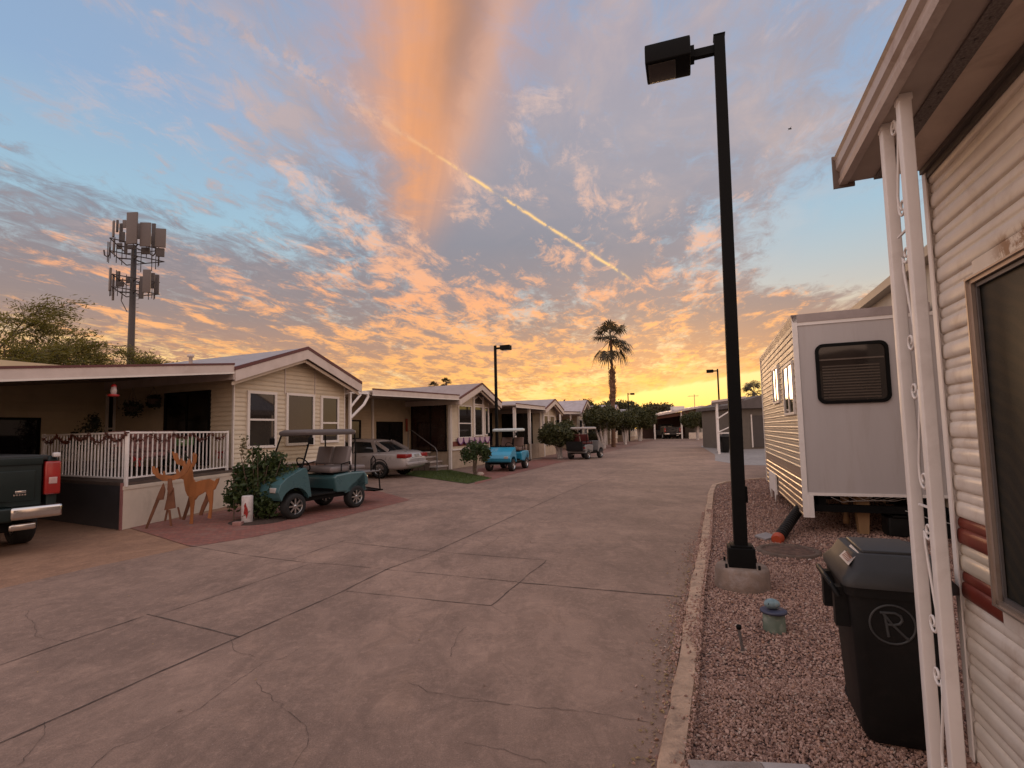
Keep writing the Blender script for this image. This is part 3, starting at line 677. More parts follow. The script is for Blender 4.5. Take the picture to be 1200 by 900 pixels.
mb.prism([(-.37, 2.948), (-.407, 2.948), (-.413, 2.975), (-.403, 2.985), (-.403, 3.02), (-.419, 3.035), (-.419, 3.085), (-.429, 3.10), (-.37, 3.10)], -7, 0, 'xz'); mb.build('gutter', mat('gutter_enamel', (.50, .42, .37), .35, .2, var=.06, dirt=(.22, .13, .09), dscale=6, damt=.5), nh)
mb = MB(); mb.box(-.435, -.335, 0, .012, 2.935, 3.115); mb.build('end_cap', mat('end_cap_brown', (.16, .12, .10), .5), nh)
mb = MB(); mb.prism([(-.42, 3.10), (-.42, 3.115), (2.1, 3.42), (4.6, 3.115), (4.6, 3.0), (4.2, 2.95), (-.335, 2.975)], -7, .012, 'xz'); mb.build('roof', M_ROOF, nh)
# ornamental porch column: two white posts with scrollwork between them
pc = thing('porch_column', 'white ornamental porch column of two square posts with iron scrollwork between', 'column', tuple(nh.matrix_basis @ Vector((-.3435, -.660, 0))), -RA)
for yy in (-.108, .108):
    hw = .0215; mb = MB(); mb.rbox(-hw, hw, yy-hw, yy+hw, 0, 2.955, .004); o = mb.build('post', M_WHITE, pc)
    b_ = MB(); b_.box(-.045, .045, yy-.05, yy+.05, 0, .012); b_.box(-.024, .024, yy-.024, yy+.024, 2.93, 2.957)
    for s in (-1, 1): b_.lathe([(0, .004), (.006, .003), (.007, 0)], (-.025, yy+s*.012, 2.94), 8, axis='x')
    b_.build('bracket', M_WHITE, o)
def spiral(cy, cz, r0, turns, a0, sgn, n=26):
    return [(0, cy+sgn*(r0*(1-.78*i/n))*math.cos(a0+2*math.pi*turns*i/n), cz+(r0*(1-.78*i/n))*math.sin(a0+2*math.pi*turns*i/n)) for i in range(n+1)]
for u in range(5):
    zc = .30+u*.56; s = 1 if u % 2 == 0 else -1
    top = spiral(s*.012, zc+.36, .040, 1.3, math.pi, s); bot = spiral(-s*.012, zc, .040, 1.3, 0, s)
    mid = [(0, s*.012-s*.040, zc+.30), (0, s*.0, zc+.18), (0, s*.03, zc+.06)]
    pts = list(reversed(top))+mid+[(p[0], p[1], p[2]) for p in [(0, -s*.012+s*.040, zc+.02)]]+list(reversed([(0, -q[1]*1.0, 2*zc-q[2]) for q in reversed(spiral(s*.012, zc, .040, 1.3, math.pi, s))]))[0:0]
    mb = MB(); mb.tube(list(reversed(top))+mid, .0055, 6)
    mb.tube([(0, s*.03, zc+.06)]+[(0, q[1], q[2]) for q in [(0, -s*.012+s*.042, zc+.01)]]+[(0, -s*.012+s*(.040*(1-.7*i/20))*math.cos(-2*math.pi*1.2*i/20), zc+(.040*(1-.7*i/20))*math.sin(-2*math.pi*1.2*i/20)) for i in range(21)], .0055, 6)
    mb.box(-.004, .004, -.063, .063, zc+.45, zc+.458) if u % 2 else None
    mb.build('scrollwork', M_WHITE, pc)
# trash bin
def tup(o, x, y, z=0): return tuple(o.matrix_basis @ Vector((x, y, z)))
def make_bin(label, loc, rot, emblem=True, group=None):
    t = thing('trash_bin', label, 'trash bin', loc, rot, group)
    def ring(x0, x1, y0, y1, z, r=.05): return [(p[0], p[1], z) for p in rect((x0+x1)/2, (y0+y1)/2, x1-x0, y1-y0, r, 5)]
    mb = MB(); mb.loft([ring(.02, .31, .02, .42, .015), ring(.0, .33, 0, .44, .06), ring(-.022, .365, -.03, .49, .60), ring(-.032, .385, -.04, .51, .77)])
    mb.loft([ring(-.044, .395, -.052, .53, .745, .05), ring(-.048, .40, -.057, .535, .79, .05)])
    mb.box(-.085, -.02, .05, .11, .56, .76); mb.box(-.085, -.02, .37, .43, .56, .76)
    mb.build('body', M_BLKPL, t)
    lid = MB(); lid.loft([ring(-.058, .425, -.068, .55, .793, .05), ring(-.058, .425, -.068, .55, .825, .05), ring(-.015, .385, -.015, .53, .875, .06), ring(.02, .37, .06, .50, .935, .05)])
    M45 = Matrix.Rotation(R(-8), 3, 'X')
    lid.rbox(.06, .33, .10, .47, .925, .948, .01)
    for yy in (0.06, .40):
        for q in (): lid.tube([(-.06-q*.5, yy, .80), (-.085-q*.6, yy+.01, .81), (-.085-q*.6, yy+.02, .86), (-.03-q*.5, yy+.03, .92), (.05-q, yy+.04, .945)], .006, 6)
    L = lid.build('lid', mat('grey_lid', (.022, .022, .022), .55, var=.25, bump=.06, bscale=120), t)
    MB().tube([(-.07, .03, .72), (-.095, .03, .77), (-.095, .45, .77), (-.07, .45, .72)], .013, 8).build('handle', M_BLKPL, t)
    lb = MB(); lb.add([(-.02, .01, .886), (.045, .085, .938), (.045, .26, .944), (-.025, .20, .890)], [(0, 1, 2, 3)]); o = lb.build('label', mat('paper_label', (.50, .44, .40), .6, var=.1), t, solid=.002)
    tx = MB()
    for k in range(6): tx.obox((-.005+.0, .05+.022*k, .908+.001*k), (.035, .008, .002), Matrix.Rotation(R(-38), 3, 'Y'))
    tx.build('label_text', mat('label_ink', (.28, .12, .09), .6), o)
    for yy in (.36, .42):
        w = MB().lathe([(.03, -.02), (.075, -.02), (.08, 0), (.075, .02), (.03, .02)], (.075, yy, .08), 20, 'y'); w.build('wheel', M_RUBBER, t)
    if emblem:
        em = MB(); a = math.atan2(.03, .54); _e = hit(t, 1044, 730, y=-.0283+.02); cx, cz = _e.x, _e.z
        def q(u, v): return (cx+u, -.0283-.0045-(v*.055), cz+v)
        ringp = [q(.095*math.cos(2*math.pi*i/36), .095*math.sin(2*math.pi*i/36)) for i in range(37)]; em.tube(ringp, .0055, 6)
        em.tube([q(-.04, .055), q(-.03, .045), q(-.018, -.062)], .007, 6)
        em.tube([q(-.05, .055), q(.012, .058), q(.036, .046), q(.042, .025), q(.03, .006), q(.005, -.002), q(-.022, .0)], .007, 6)
        em.tube([q(-.035, .05), q(.0, .0), q(.055, -.06), q(.067, -.065)], .007, 6)
        em.build('emblem', mat('emblem_grey', (.045, .048, .05), .55), t)
    return t
make_bin('black wheeled trash bin with a circled R on its side, beside the white porch column', tuple(G(1018, 884)+Vector((0, .02, .03))), -R(22))
# lamp posts
def make_lamp(label, base, arm_ang, top=5.85, pier=True, group=None):
    t = thing('street_lamp', label, 'street lamp', base, arm_ang, group)      # arm points along local +x
    if pier: t.rotation_euler = (0, -.010, arm_ang)                          # the near post leans a touch
    z0 = .0
    if pier:
        p = MB(); p.lathe([(.25, -.05), (.265, .0), (.255, .19), (.235, .225), (0, .225)], n=36); pr = p.build('concrete_footing', mat('footing_concrete', (.21, .155, .125), .9, var=.2, vscale=6, bump=.7, bscale=50, dirt=(.36, .32, .31), dscale=5, damt=.55), t); z0 = .225
        b = MB(); b.rbox(-.125, .125, -.125, .125, z0-.002, z0+.19, .008); b.rbox(-.10, .10, -.10, .10, z0+.19, z0+.21, .004)
        for sx in (-1, 1):
            for sy in (-1, 1): b.lathe([(.0, .04), (.012, .04), (.012, 0)], (sx*.15, sy*.15, z0), 6)
        b.build('base_cover', M_BLACK, t)
    m = MB(); r0, r1 = .064, .055
    m.loft([[(s[0]*r, s[1]*r, z) for s in ((-1, -1), (1, -1), (1, 1), (-1, 1))] for r, z in ((r0, z0+.1), (r1, top))], smooth=False)
    pl = m.build('pole', M_BLACK, t, bevel=.006)
    MB().rbox(-r0-.02, -r0, -.045, .045, .86, 1.02, .004).build('hand_hole_cover', M_BLACK, pl)
    MB().box(-.06, .06, -.06, .06, top, top+.012).build('cap', M_BLACK, pl)
    MB().bar((.04, 0, top-.13), (.32, 0, top-.13), .06, .09).build('arm', M_BLACK, t)
    h = MB(); h.rbox(.30, .78, -.19, .19, top-.235, top-.02, .02); h.box(.26, .30, -.07, .07, top-.19, top-.06); hd = h.build('lamp_head', M_BLACK, t)
    MB().rbox(.46, .75, -.155, .155, top-.245, top-.234, .004).build('lens', mat('lamp_lens', (.03, .026, .022), .35), hd)
    return t
arm = math.atan2(LD.y, LD.x)
make_lamp('tall near black square lamp post on a round concrete footing in the gravel bed', tuple(G(877, 699)+Vector((.05, .24, .01))), arm, 5.88)
# green cleanout pipe with a painted stone, and a steel stub
pc2 = thing('cleanout_pipe', 'short green cleanout pipe stub with a flat blue cap in the gravel', 'pipe', tuple(G(911, 747)+Vector((.02, .08, .0))))
MB().lathe([(.085, 0), (.08, .16), (.07, .165)], n=24).build('pipe', mat('green_pipe', (.11, .145, .11), .6, var=.2, vscale=9, dirt=(.35, .34, .3), dscale=12, damt=.6), pc2)
MB().lathe([(0, .19), (.09, .186), (.10, .18), (.10, .166), (0, .166)], n=24).build('cap', mat('blue_cap', (.045, .05, .09), .5, var=.2), pc2)
bm = bmesh.new(); bmesh.ops.create_icosphere(bm, subdivisions=3, radius=1)
for v in bm.verts: v.co = Vector((v.co.x*.066, v.co.y*.045, v.co.z*.04))*(1+.05*math.sin(v.co.x*3+v.co.y*2))
ps = MB(); ps.bm(bm, True); o = ps.build('painted_stone', mat('painted_stone', (.18, .27, .30), .6, var=.25, vscale=20, dirt=(.35, .3, .27), dscale=14), loc=tuple(pc2.location+Vector((-.012, 0, .228))), rot=(0, R(6), .2)); tag(o, 'pale blue painted oval stone resting on the capped green pipe', 'stone')
MB().lathe([(0, .0), (.009, .0), (.009, .003), (0, .003)], (-.045, -.03, .005), 12, 'y').build('painted_eye', M_BLACK, o)
sb = thing('steel_stake', 'thin dark steel stake leaning in the gravel near the kerb', 'stake', tuple(G(872, 768)))
MB().tube([(0, 0, -.02), (-.028, 0, .19)], .011, 8).build('rod', M_GREY, sb); MB().lathe([(0, .0), (.017, .0), (.019, .018), (.012, .03), (0, .032)], (-.028, 0, .185), 10).build('head', M_BLACK, sb)
# stone ring in the gravel and slabs at the picture's foot
sr = thing('utility_cover', 'round low concrete utility cover ring lying in the gravel before the trailer', 'utility cover', tuple(G(930, 652)+Vector((0, .12, 0))))
MB().lathe([(.30, .03), (.31, .055), (.35, .058), (.37, .05), (.38, .0)], n=40).build('ring', mat('dark_ring', (.11, .075, .058), .9, var=.3, vscale=12, bump=.6), sr); MB().lathe([(0, .048), (.12, .046), (.13, .05), (.2, .046), (.30, .04)], n=36).build('lid', mat('cover_lid', (.10, .055, .04), .9, var=.4, vscale=16, bump=.8), sr)
e1, e2 = G(800, 925), G(884, 896)
mb = MB()
mb.rbox(0, .34, -.13, 0, .02, .07, .012); o = mb.build('edging_block', M_CONC, loc=tuple(G(806, 907)), rot=(0, 0, -.1)); tag(o, 'tan concrete edging block at the front end of the gravel bed', 'edging block')
mb = MB(); mb.rbox(0, .26, -.13, 0, .02, .065, .012); o = mb.build('edging_block', mat('pale_block', (.42, .38, .37), .8, var=.1), loc=tuple(G(880, 908)), rot=(0, 0, -.12)); tag(o, 'paler grey concrete edging block right of the tan one', 'edging block')

# ------------------------------------------------------------------ travel trailer with slide-out
tr = thing('park_trailer', 'white park trailer with grey slide-out end and golden ribbed side beside the gravel bed', 'trailer', (4.30, 7.70, 0), -RA)
M_RIB = mat('trailer_ribs', (.44, .38, .30), .48, .1, var=.06, dirt=(.35, .25, .16), dscale=2, damt=.2)
M_RIBT = mat('trailer_tan_ribs', (.36, .27, .19), .35, .3, var=.06)
M_GREYP = mat('slide_panel', (.47, .44, .435), .55, var=.04, vscale=1.2, dirt=(.36, .31, .28), dscale=2.2, damt=.35, stretch=(2.5, 2.5, .35))
def ribs(mb, y0, y1, z0, z1, x=0.0, pitch=.1, dep=.012):
    prof = []; n = int((z1-z0)/pitch)
    for i in range(n):
        b = z0+i*pitch
        prof += [(x, b), (x-dep, b+pitch*.12), (x-dep*1.0, b+pitch*.30), (x-dep*.2, b+pitch*.45), (x-dep*.2, b+pitch*.9)]
    prof.append((x, z0+n*pitch)); m = len(prof)
    mb.add([(p[0], y, p[1]) for y in (y0, y1) for p in prof], [(i, i+1, i+1+m, i+m) for i in range(m-1)], False)
LS = 5.3
sw = MB(); ribs(sw, 0, LS, .98, 3.28); sw.box(.002, .04, 0, LS, .98, 3.28); so_ = sw.build('slide_out_side', M_RIB, tr)
s2 = MB(); ribs(s2, 0, LS, .28, .98, pitch=.1); s2.box(.002, .04, 0, LS, .28, .98); s2.build('lower_side', M_RIBT, tr)
MB().box(.05, 1.75, .0, LS-.01, .60, 3.19).build('slide_out_body', M_GREYP, tr, bevel=.01)
MB().box(-.02, .05, -.02, .005, .28, 3.30).build('corner_trim', M_WHITE, tr); MB().box(.05, 1.75, -.012, -.0, 3.14, 3.195).build('top_trim', M_WHITE, tr); MB().box(.05, 1.75, -.012, -.0, .60, .64).build('bottom_trim', M_WHITE, tr); MB().box(.05, .12, -.03, 0, .28, .598).build('leg_trim', M_WHITE, tr); MB().box(-.02, .05, LS-.005, LS+.02, .28, 3.30).build('corner_trim', M_WHITE, tr)
mb = MB(); mb.prism([(-.03, 3.28), (-.03, 3.31), (1.7, 3.32), (1.7, 3.19), (.0, 3.19)], -.02, LS+.02, 'xz'); mb.build('slide_out_roof', M_ROOF, tr)
a, b = hit(tr, 955, 412, y=-.02), hit(tr, 1046, 472, y=-.02)
cx, cz, w_, h_ = (a.x+b.x)/2, (a.z+b.z)/2, b.x-a.x, abs(a.z-b.z)+.09
cz = (hit(tr, 1000, 401, y=-.02).z+hit(tr, 1000, 472, y=-.02).z)/2
fr = MB(); o_ = rect(cx, cz, w_, h_, .11, 7); i_ = rect(cx, cz, w_-.09, h_-.09, .075, 7); n = len(o_)
fr.add([(p[0], -.03, p[1]) for p in o_]+[(p[0], -.034, p[1]) for p in i_]+[(p[0], .0, p[1]) for p in o_]+[(p[0], -.006, p[1]) for p in i_],
       [(i, (i+1) % n, n+(i+1) % n, n+i) for i in range(n)]+[(i, (i+1) % n, 2*n+(i+1) % n, 2*n+i) for i in range(n)]+[(n+i, n+(i+1) % n, 3*n+(i+1) % n, 3*n+i) for i in range(n)])
fw_ = fr.build('window', M_BLACK, tr)
MB().add([(p[0], -.012, p[1]) for p in i_], [tuple(range(n))]).build('pane', glass('trailer_pane', (.02, .015, .012), .06), fw_)
bl = MB()
for k in range(12): bl.box(cx-w_/2+.08, cx+w_/2-.12, -.0145, -.0135, cz-h_/2+.08+k*.042, cz-h_/2+.10+k*.042)
bl.build('blind', mat('blind_slats', (.07, .05, .035), .5), fw_)
MB().box(cx-w_/2+.05, cx+w_/2-.06, -.022, -.014, cz+h_*.22, cz+h_*.22+.02).build('window_rail', mat('rail_brown', (.12, .09, .07), .4), fw_)
for (pa, pb) in (((928, 425), (928, 483)), ((911, 430), (911, 470))):
    y0 = hit(tr, pa[0], pa[1], x=-.02).y; z1_ = hit(tr, *pa, x=-.02).z; z0_ = hit(tr, *pb, x=-.02).z; y1 = y0+(1.1 if pa[0] > 920 else .9)
    f = MB(); f.box(-.035, .0, y0, y0+.04, z0_, z1_); f.box(-.035, .0, y1-.04, y1, z0_, z1_); f.box(-.035, .0, y0, y1, z1_, z1_+.04); f.box(-.035, .0, y0, y1, z0_-.04, z0_); f.box(-.03, .0, (y0+y1)/2-.02, (y0+y1)/2+.02, z0_, z1_)
    f = f.build('window', M_TRIM, tr); MB().box(-.018, -.013, y0+.04, y1-.04, z0_, z1_).build('pane', glass('gold_pane', (.05, .04, .03), .03), f)
# main body behind the slide-out
mb = MB(); mb.box(1.762, 4.3, -3.4, LS+2, .45, 3.95); 
mb.build('main_body', lap('trailer_lap', (.50, .44, .36), .13), tr)
for z0, z1 in ((1.42, 1.56), (1.02, 1.16)):
    MB().box(1.752, 1.762, -3.4, LS, z0, z1).build('stripe', M_STRIPE if z0 > 1.2 else mat('grey_stripe', (.3, .28, .28), .5), tr)
mb = MB(); mb.prism([(1.60, 3.90), (1.60, 4.04), (3.0, 4.25), (4.5, 4.04), (4.5, 3.9)], -3.5, LS+2.1, 'xz'); mb.build('main_roof', M_RIB, tr)
mb = MB(); mb.box(1.735, 1.75, -1.75, -1.66, .45, 3.9); mb.box(1.735, 1.75, -1.2, -1.12, .45, 3.9); mb.build('downpipe', M_WHITE, tr)
# undercarriage
mb = MB(); mb.box(.14, 4.2, .06, .16, .36, .46); mb.box(.2, .3, .1, LS, .36, .58); mb.box(1.5, 1.6, .1, LS, .30, .58); mb.box(.14, 4.2, 2.0, 2.1, .3, .56); mb.box(1.78, 4.2, -3.3, LS, .28, .45); mb.build('chassis', M_BLACK, tr)
for (px, py0) in ((992, 613), (1012, 628)):
    base = hit(tr, px, py0, y=.55 if px < 1000 else .28)
    p = MB(); r_ = .075 if px > 1000 else .06
    if px < 1000: p.lathe([(r_*1.1, .6), (r_, .5), (r_*.75, .36), (r_*.45, .26), (r_*.8, .2), (r_*.7, .12), (0, .12)], (base.x, base.y, 0), 12)
    else: p.loft([[(base.x+s[0]*r, base.y+s[1]*r, z) for s in ((-1, -1), (1, -1), (1, 1), (-1, 1))] for r, z in ((.085, .6), (.08, .35), (.06, .03))], smooth=False)
    p.build('wooden_jack_post', M_WOOD, tr)
sk = MB(); y0 = hit(tr, 912, 590, x=-.02).y
y1 = y0+1.2
sk.prism([(y0, .62), (y1, .62), (y1, .22), (y1-.2, .05), (y1-.28, .25), (y0+.28, .25), (y0+.2, .05), (y0, .22)], -.05, -.02, 'yz'); sk.build('fender_skirt', M_WHITE, tr)
wi = MB()
for k in range(5): wi.tube([(.35+.12*k, .0+.05*k, .58), (.5+.1*k, .1, .5+.01*k), (.75+.1*k, .12, .53), (.9+.12*k, .15, .58)], .005, 5)
wi.tube([(1.2, .1, .42), (1.35, 0, .38), (1.55, -.05, .30), (1.8, -.1, .26)], .006, 5); wi.build('cable', mat('cable_white', (.5, .48, .46), .5), tr)
bx = MB(); bx.rbox(0, .75, 0, .35, .02, .30, .03); bx.rbox(.05, .35, -.03, .32, .30, .33, .01); o = bx.build('battery_box', M_BLKPL, loc=tup(tr, 1.06, .12), rot=(0, 0, -RA)); tag(o, 'black plastic box lying under the slide-out on the gravel', 'box')
# sewer hose, coupling and paver
hp = G(940, 606); sh = thing('sewer_hose', 'black ribbed sewer hose with an orange coupling coming out under the trailer', 'hose', (0, 0, 0))
A = Vector((hp.x+.1, hp.y-.15, .34)); Bp = G(912, 632, .06); pts = []
for i in range(60):
    t = i/59; p = A.lerp(Bp, t); p.z = .34*(1-t)**1.3+.075+.05*math.sin(t*math.pi); pts.append(p)
rr = [.068+(.010 if i % 2 else 0) for i in range(60)]
MB().tube(pts, rr, 14, smooth=False).build('hose', M_BLKPL, sh)
d = (pts[-1]-pts[-6]).normalized()
MB().tube([pts[-1]-d*.02, pts[-1]+d*.05, pts[-1]+d*.052, pts[-1]+d*.09], [.08, .08, .062, .062], 16).build('coupling', mat('orange_coupling', (.40, .065, .025), .45), sh)
pv = MB(); pv.rbox(-.11, .11, -.10, .10, 0, .035, .008); o = pv.build('paver', mat('grey_paver', (.27, .25, .25), .8, var=.1), loc=tuple(G(899, 634)+Vector((0, .03, .04))), rot=(R(6), R(-6), .35)); tag(o, 'square grey paver lying at the end of the sewer hose', 'paver')
hz = MB(); ptsh = [G(905, 618)+Vector((.45*math.cos(t*.3)*(1-t*.004), .33*math.sin(t*.3)*(1-t*.004), .045)) for t in range(0, 12)]

# ------------------------------------------------------------------ homes on the left
def win_part(parent, ax, c0, c1, z0, z1, pos, out, m_frame=None, m_glass=None, fr=.06, mid=None, name='window', vmid=None):
    """window on a wall; ax 'x': wall runs along x at y=pos; 'y': wall runs along y at x=pos; out = -1/+1 outward"""
    f = MB(); p = MB()
    def bx(mb, a, b, c, d, d0, d1):
        lo, hi = sorted((pos+out*d0, pos+out*d1))
        if ax == 'x': mb.box(a, b, lo, hi, c, d)
        else: mb.box(lo, hi, a, b, c, d)
    for a, b, c, d in ((c0, c0+fr, z0, z1), (c1-fr, c1, z0, z1), (c0+fr, c1-fr, z0, z0+fr), (c0+fr, c1-fr, z1-fr, z1)): bx(f, a, b, c, d, 0, .055)
    if mid is not None: bx(f, c0+fr, c1-fr, z0+(z1-z0)*mid-.025, z0+(z1-z0)*mid+.025, 0, .05)
    if vmid is not None: bx(f, c0+(c1-c0)*vmid-.02, c0+(c1-c0)*vmid+.02, z0+fr, z1-fr, 0, .045)
    o = f.build(name, m_frame or M_TRIM, parent)
    bx(p, c0+fr-.005, c1-fr+.005, z0+fr-.005, z1-fr+.005, .004, .026); p.build('pane', m_glass or M_GLASS, o); return o
def gable_home(label, C, hA, W, L, floor=.9, eave=3.22, peak=4.05, oh=.42, side=.32, siding=M_SIDE, skirt=None, group='park model homes along the left side of the street', battens=True, rf=M_ROOF):
    t = thing('mobile_home', label, 'mobile home', (C[0], C[1], 0), R(90)-hA, group)
    sl = (peak-eave)/(W/2)
    mb = MB(); pit = .115; nz = int((peak-floor)/pit)
    for k in range(nz):                                   # real lap boards on the front and the porch side
        za, zb = floor+k*pit, floor+(k+1)*pit; ins = lambda z: max(0, (z-eave)/(peak-eave))*W/2
        xa, xb = ins(za), ins(zb); mb.add([(xa, -.017, za), (W-xa, -.017, za), (W-xb, -.001, zb), (xb, -.001, zb)], [(0, 1, 2, 3)]); mb.add([(xa, -.017, za), (W-xa, -.017, za), (W-xa, .0, za-.001), (xa, .0, za-.001)], [(3, 2, 1, 0)])
        if zb < eave: mb.add([(-.017, 0, za), (-.017, L, za), (-.001, L, zb), (-.001, 0, zb)], [(0, 1, 2, 3)]); mb.add([(-.017, 0, za), (-.017, L, za), (.0, L, za-.001), (.0, 0, za-.001)], [(3, 2, 1, 0)])
    mb.add([(0, .004, floor), (W, .004, floor), (W, .004, eave), (W/2, .004, peak), (0, .004, eave)], [(0, 1, 2, 3, 4)])
    mb.add([(0, L, floor), (W, L, floor), (W, L, eave), (W/2, L, peak), (0, L, eave)], [(4, 3, 2, 1, 0)])
    mb.quad((.004, 0.004, floor), (.004, 0.004, eave), (.004, L, eave), (.004, L, floor)); mb.quad((W, 0, floor), (W, L, floor), (W, L, eave), (W, 0, eave))
    mb.build('wall', siding, t)
    MB().box(.02, W-.02, .02, L-.02, 0, floor-.01).build('skirting', skirt or mat('stone_skirting', (.17, .10, .075), .85, var=.35, vscale=7, bump=.5, bscale=9), t)
    MB().box(-.03, W+.03, -.034, -.018, floor-.03, floor+.03).build('base_trim', M_TRIM, t)
    mb = MB(); mb.box(-.03, .0, -.03, .03, floor, eave+.0); mb.build('corner_trim', M_TRIM, t)
    mb = MB(); mb.box(W, W+.03, -.03, .03, floor, eave); mb.build('corner_trim', M_TRIM, t)
    if battens:
        for q in (.40, .68): MB().box(W*q-.015, W*q+.015, -.026, -.018, eave-.45, eave+(peak-eave)*(1-abs(q-.5)*2)-.05).build('batten', M_FASCIA, t)
    # roof slabs
    th = .10; e = side
    def slab(s):
        xs = [-e, W/2] if s < 0 else [W/2, W+e]
        z = lambda x: peak-abs(x-W/2)*sl
        v = []
        for yy in (-oh, L+oh):
            for x in xs: v += [(x, yy, z(x)+.06), (x, yy, z(x)+.06+th)]
        m_ = MB(); m_.add(v, [(0, 1, 3, 2), (4, 6, 7, 5), (1, 5, 7, 3), (0, 2, 6, 4), (0, 4, 5, 1), (2, 3, 7, 6)])
        return m_
    rp = None
    for s in (-1, 1):
        r_ = slab(s).build('roof', rf, t)
        z = lambda x: peak-abs(x-W/2)*sl
        xs = [-e, W/2] if s < 0 else [W/2, W+e]
        mb = MB(); yy0, yy1 = -oh-.03, -oh
        mb.prism([(xs[0], z(xs[0])-.16), (xs[1], z(xs[1])-.16), (xs[1], z(xs[1])+.10), (xs[0], z(xs[0])+.10)], yy0, yy1, 'xz'); 
        xe = -e-.03 if s < 0 else W+e; mb.box(xe, xe+.03, -oh, L+oh, z(xs[0 if s < 0 else 1])-.12, z(xs[0 if s < 0 else 1])+.10); fo = mb.build('fascia', M_FASCIA, r_)
        mb = MB(); mb.prism([(xs[0]-(.02 if s < 0 else 0), z(xs[0])+.101), (xs[1], z(xs[1])+.101), (xs[1], z(xs[1])+.185), (xs[0]-(.02 if s < 0 else 0), z(xs[0])+.185)], -oh-.045, -oh+.02, 'xz'); mb.build('drip_edge', M_MAROON, r_)
        MB().prism([(xs[0], z(xs[0])-.165), (xs[1], z(xs[1])-.165), (xs[1], z(xs[1])-.25), (xs[0], z(xs[0])-.25)], -oh+.08, -oh+.11, 'xz').build('rake_board', M_CREAM, r_)
    mb = MB(); mb.quad((-e, -oh, eave-.17-.0), (0, -oh, eave-.05), (0, L, eave-.05), (-e, L, eave-.17)); mb.build('soffit', M_SOFF, t)
    return t
def awning(t, x1, y0, y1, z0, slope, fh=.17, name='awning'):
    """flat metal porch roof from x=0 out to x1 (negative), edge fascia facing the street"""
    zz = lambda x: z0+slope*x
    mb = MB()
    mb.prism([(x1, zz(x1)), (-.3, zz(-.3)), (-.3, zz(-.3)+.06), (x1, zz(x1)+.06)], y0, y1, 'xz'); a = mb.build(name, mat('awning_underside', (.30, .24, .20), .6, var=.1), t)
    MB().prism([(x1, zz(x1)-.06), (-.335, zz(-.335)-.06), (-.335, zz(-.335)+fh-.06), (x1, zz(x1)+fh-.06)], y0-.03, y0-.001, 'xz').build('fascia', M_FASCIA, a)
    MB().prism([(x1, zz(x1)+fh-.059), (-.335, zz(-.335)+fh-.059), (-.335, zz(-.335)+fh-.015), (x1, zz(x1)+fh-.015)], y0-.045, y0+.02, 'xz').build('drip_edge', M_MAROON, a)
    MB().prism([(x1, zz(x1)-.10), (-.335, zz(-.335)-.10), (-.335, zz(-.335)-.062), (x1, zz(x1)-.062)], y0-.04, y0+.01, 'xz').build('lower_rail', M_TRIM, a)
    return a
C1 = G(272, 592); h1 = gable_home('cream home with three large windows and rust-trimmed gable, nearest on the left', C1, R(23.5), 3.85, 11, eave=3.24, peak=3.93)
MB().lathe([(.05, 3.7), (.05, 4.02), (.09, 4.03), (.09, 4.10), (0, 4.12)], (1.2, 3.4, 0), 10).build('roof_vent', M_FASCIA, h1)
def fit(t, px0, px1, py_, ax='y', pos=0.0):
    a = hit(t, px0, py_, **({'y': pos} if ax == 'y' else {'x': pos})); b = hit(t, px1, py_, **({'y': pos} if ax == 'y' else {'x': pos})); return a, b
m_house_glass = glass('house_glass', (.02, .017, .015), .03, .05)
for p0, p1, t0, b0, mid in ((289, 323, 457.5, 526, .5), (334.5, 367.5, 460, 522.5, None), (375, 396, 463.5, 519, .42)):
    a, b = hit(h1, p0, t0, y=0), hit(h1, p1, (t0+b0)/2, y=0); c = hit(h1, p0, b0, y=0)
    win_part(h1, 'x', a.x, b.x, c.z, a.z, 0, -1, mid=mid, m_glass=m_house_glass, fr=.07)
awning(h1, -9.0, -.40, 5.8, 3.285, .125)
# side wall door and porch back room
a, b = hit(h1, 248, 457, x=0), hit(h1, 195, 457, x=0)
yb = hit(h1, 137, 500, x=0).y
win_part(h1, 'y', a.y, b.y, .95, a.z, 0, -1, m_frame=M_BLACK, m_glass=M_SCREEN, name='sliding_door', fr=.05, vmid=.5)
nt = MB(); nz = hit(h1, 213, 490, x=-.02)
nt.box(-.022, -.016, nz.y-.16, nz.y-.02, nz.z-.10, nz.z+.10); nt.build('door_notice', mat('notice_paper', (.30, .32, .26), .7), h1)
nt = MB(); nt.box(-.022, -.016, nz.y+.02, nz.y+.16, nz.z-.10, nz.z+.10); nt.build('door_notice', mat('notice_paper', (.30, .32, .26), .7), h1)
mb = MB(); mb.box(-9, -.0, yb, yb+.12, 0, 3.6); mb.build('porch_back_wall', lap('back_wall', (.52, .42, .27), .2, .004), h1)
a, b = hit(h1, 0, 489, y=yb), hit(h1, 47, 489, y=yb); win_part(h1, 'x', a.x-1.0, b.x, .9, a.z, yb, -1, m_frame=M_BLACK, vmid=.35)
a, b = hit(h1, 124, 462, y=yb), hit(h1, 136, 462, y=yb); win_part(h1, 'x', a.x, b.x-.02, 1.0, a.z, yb, -1, mid=.5)
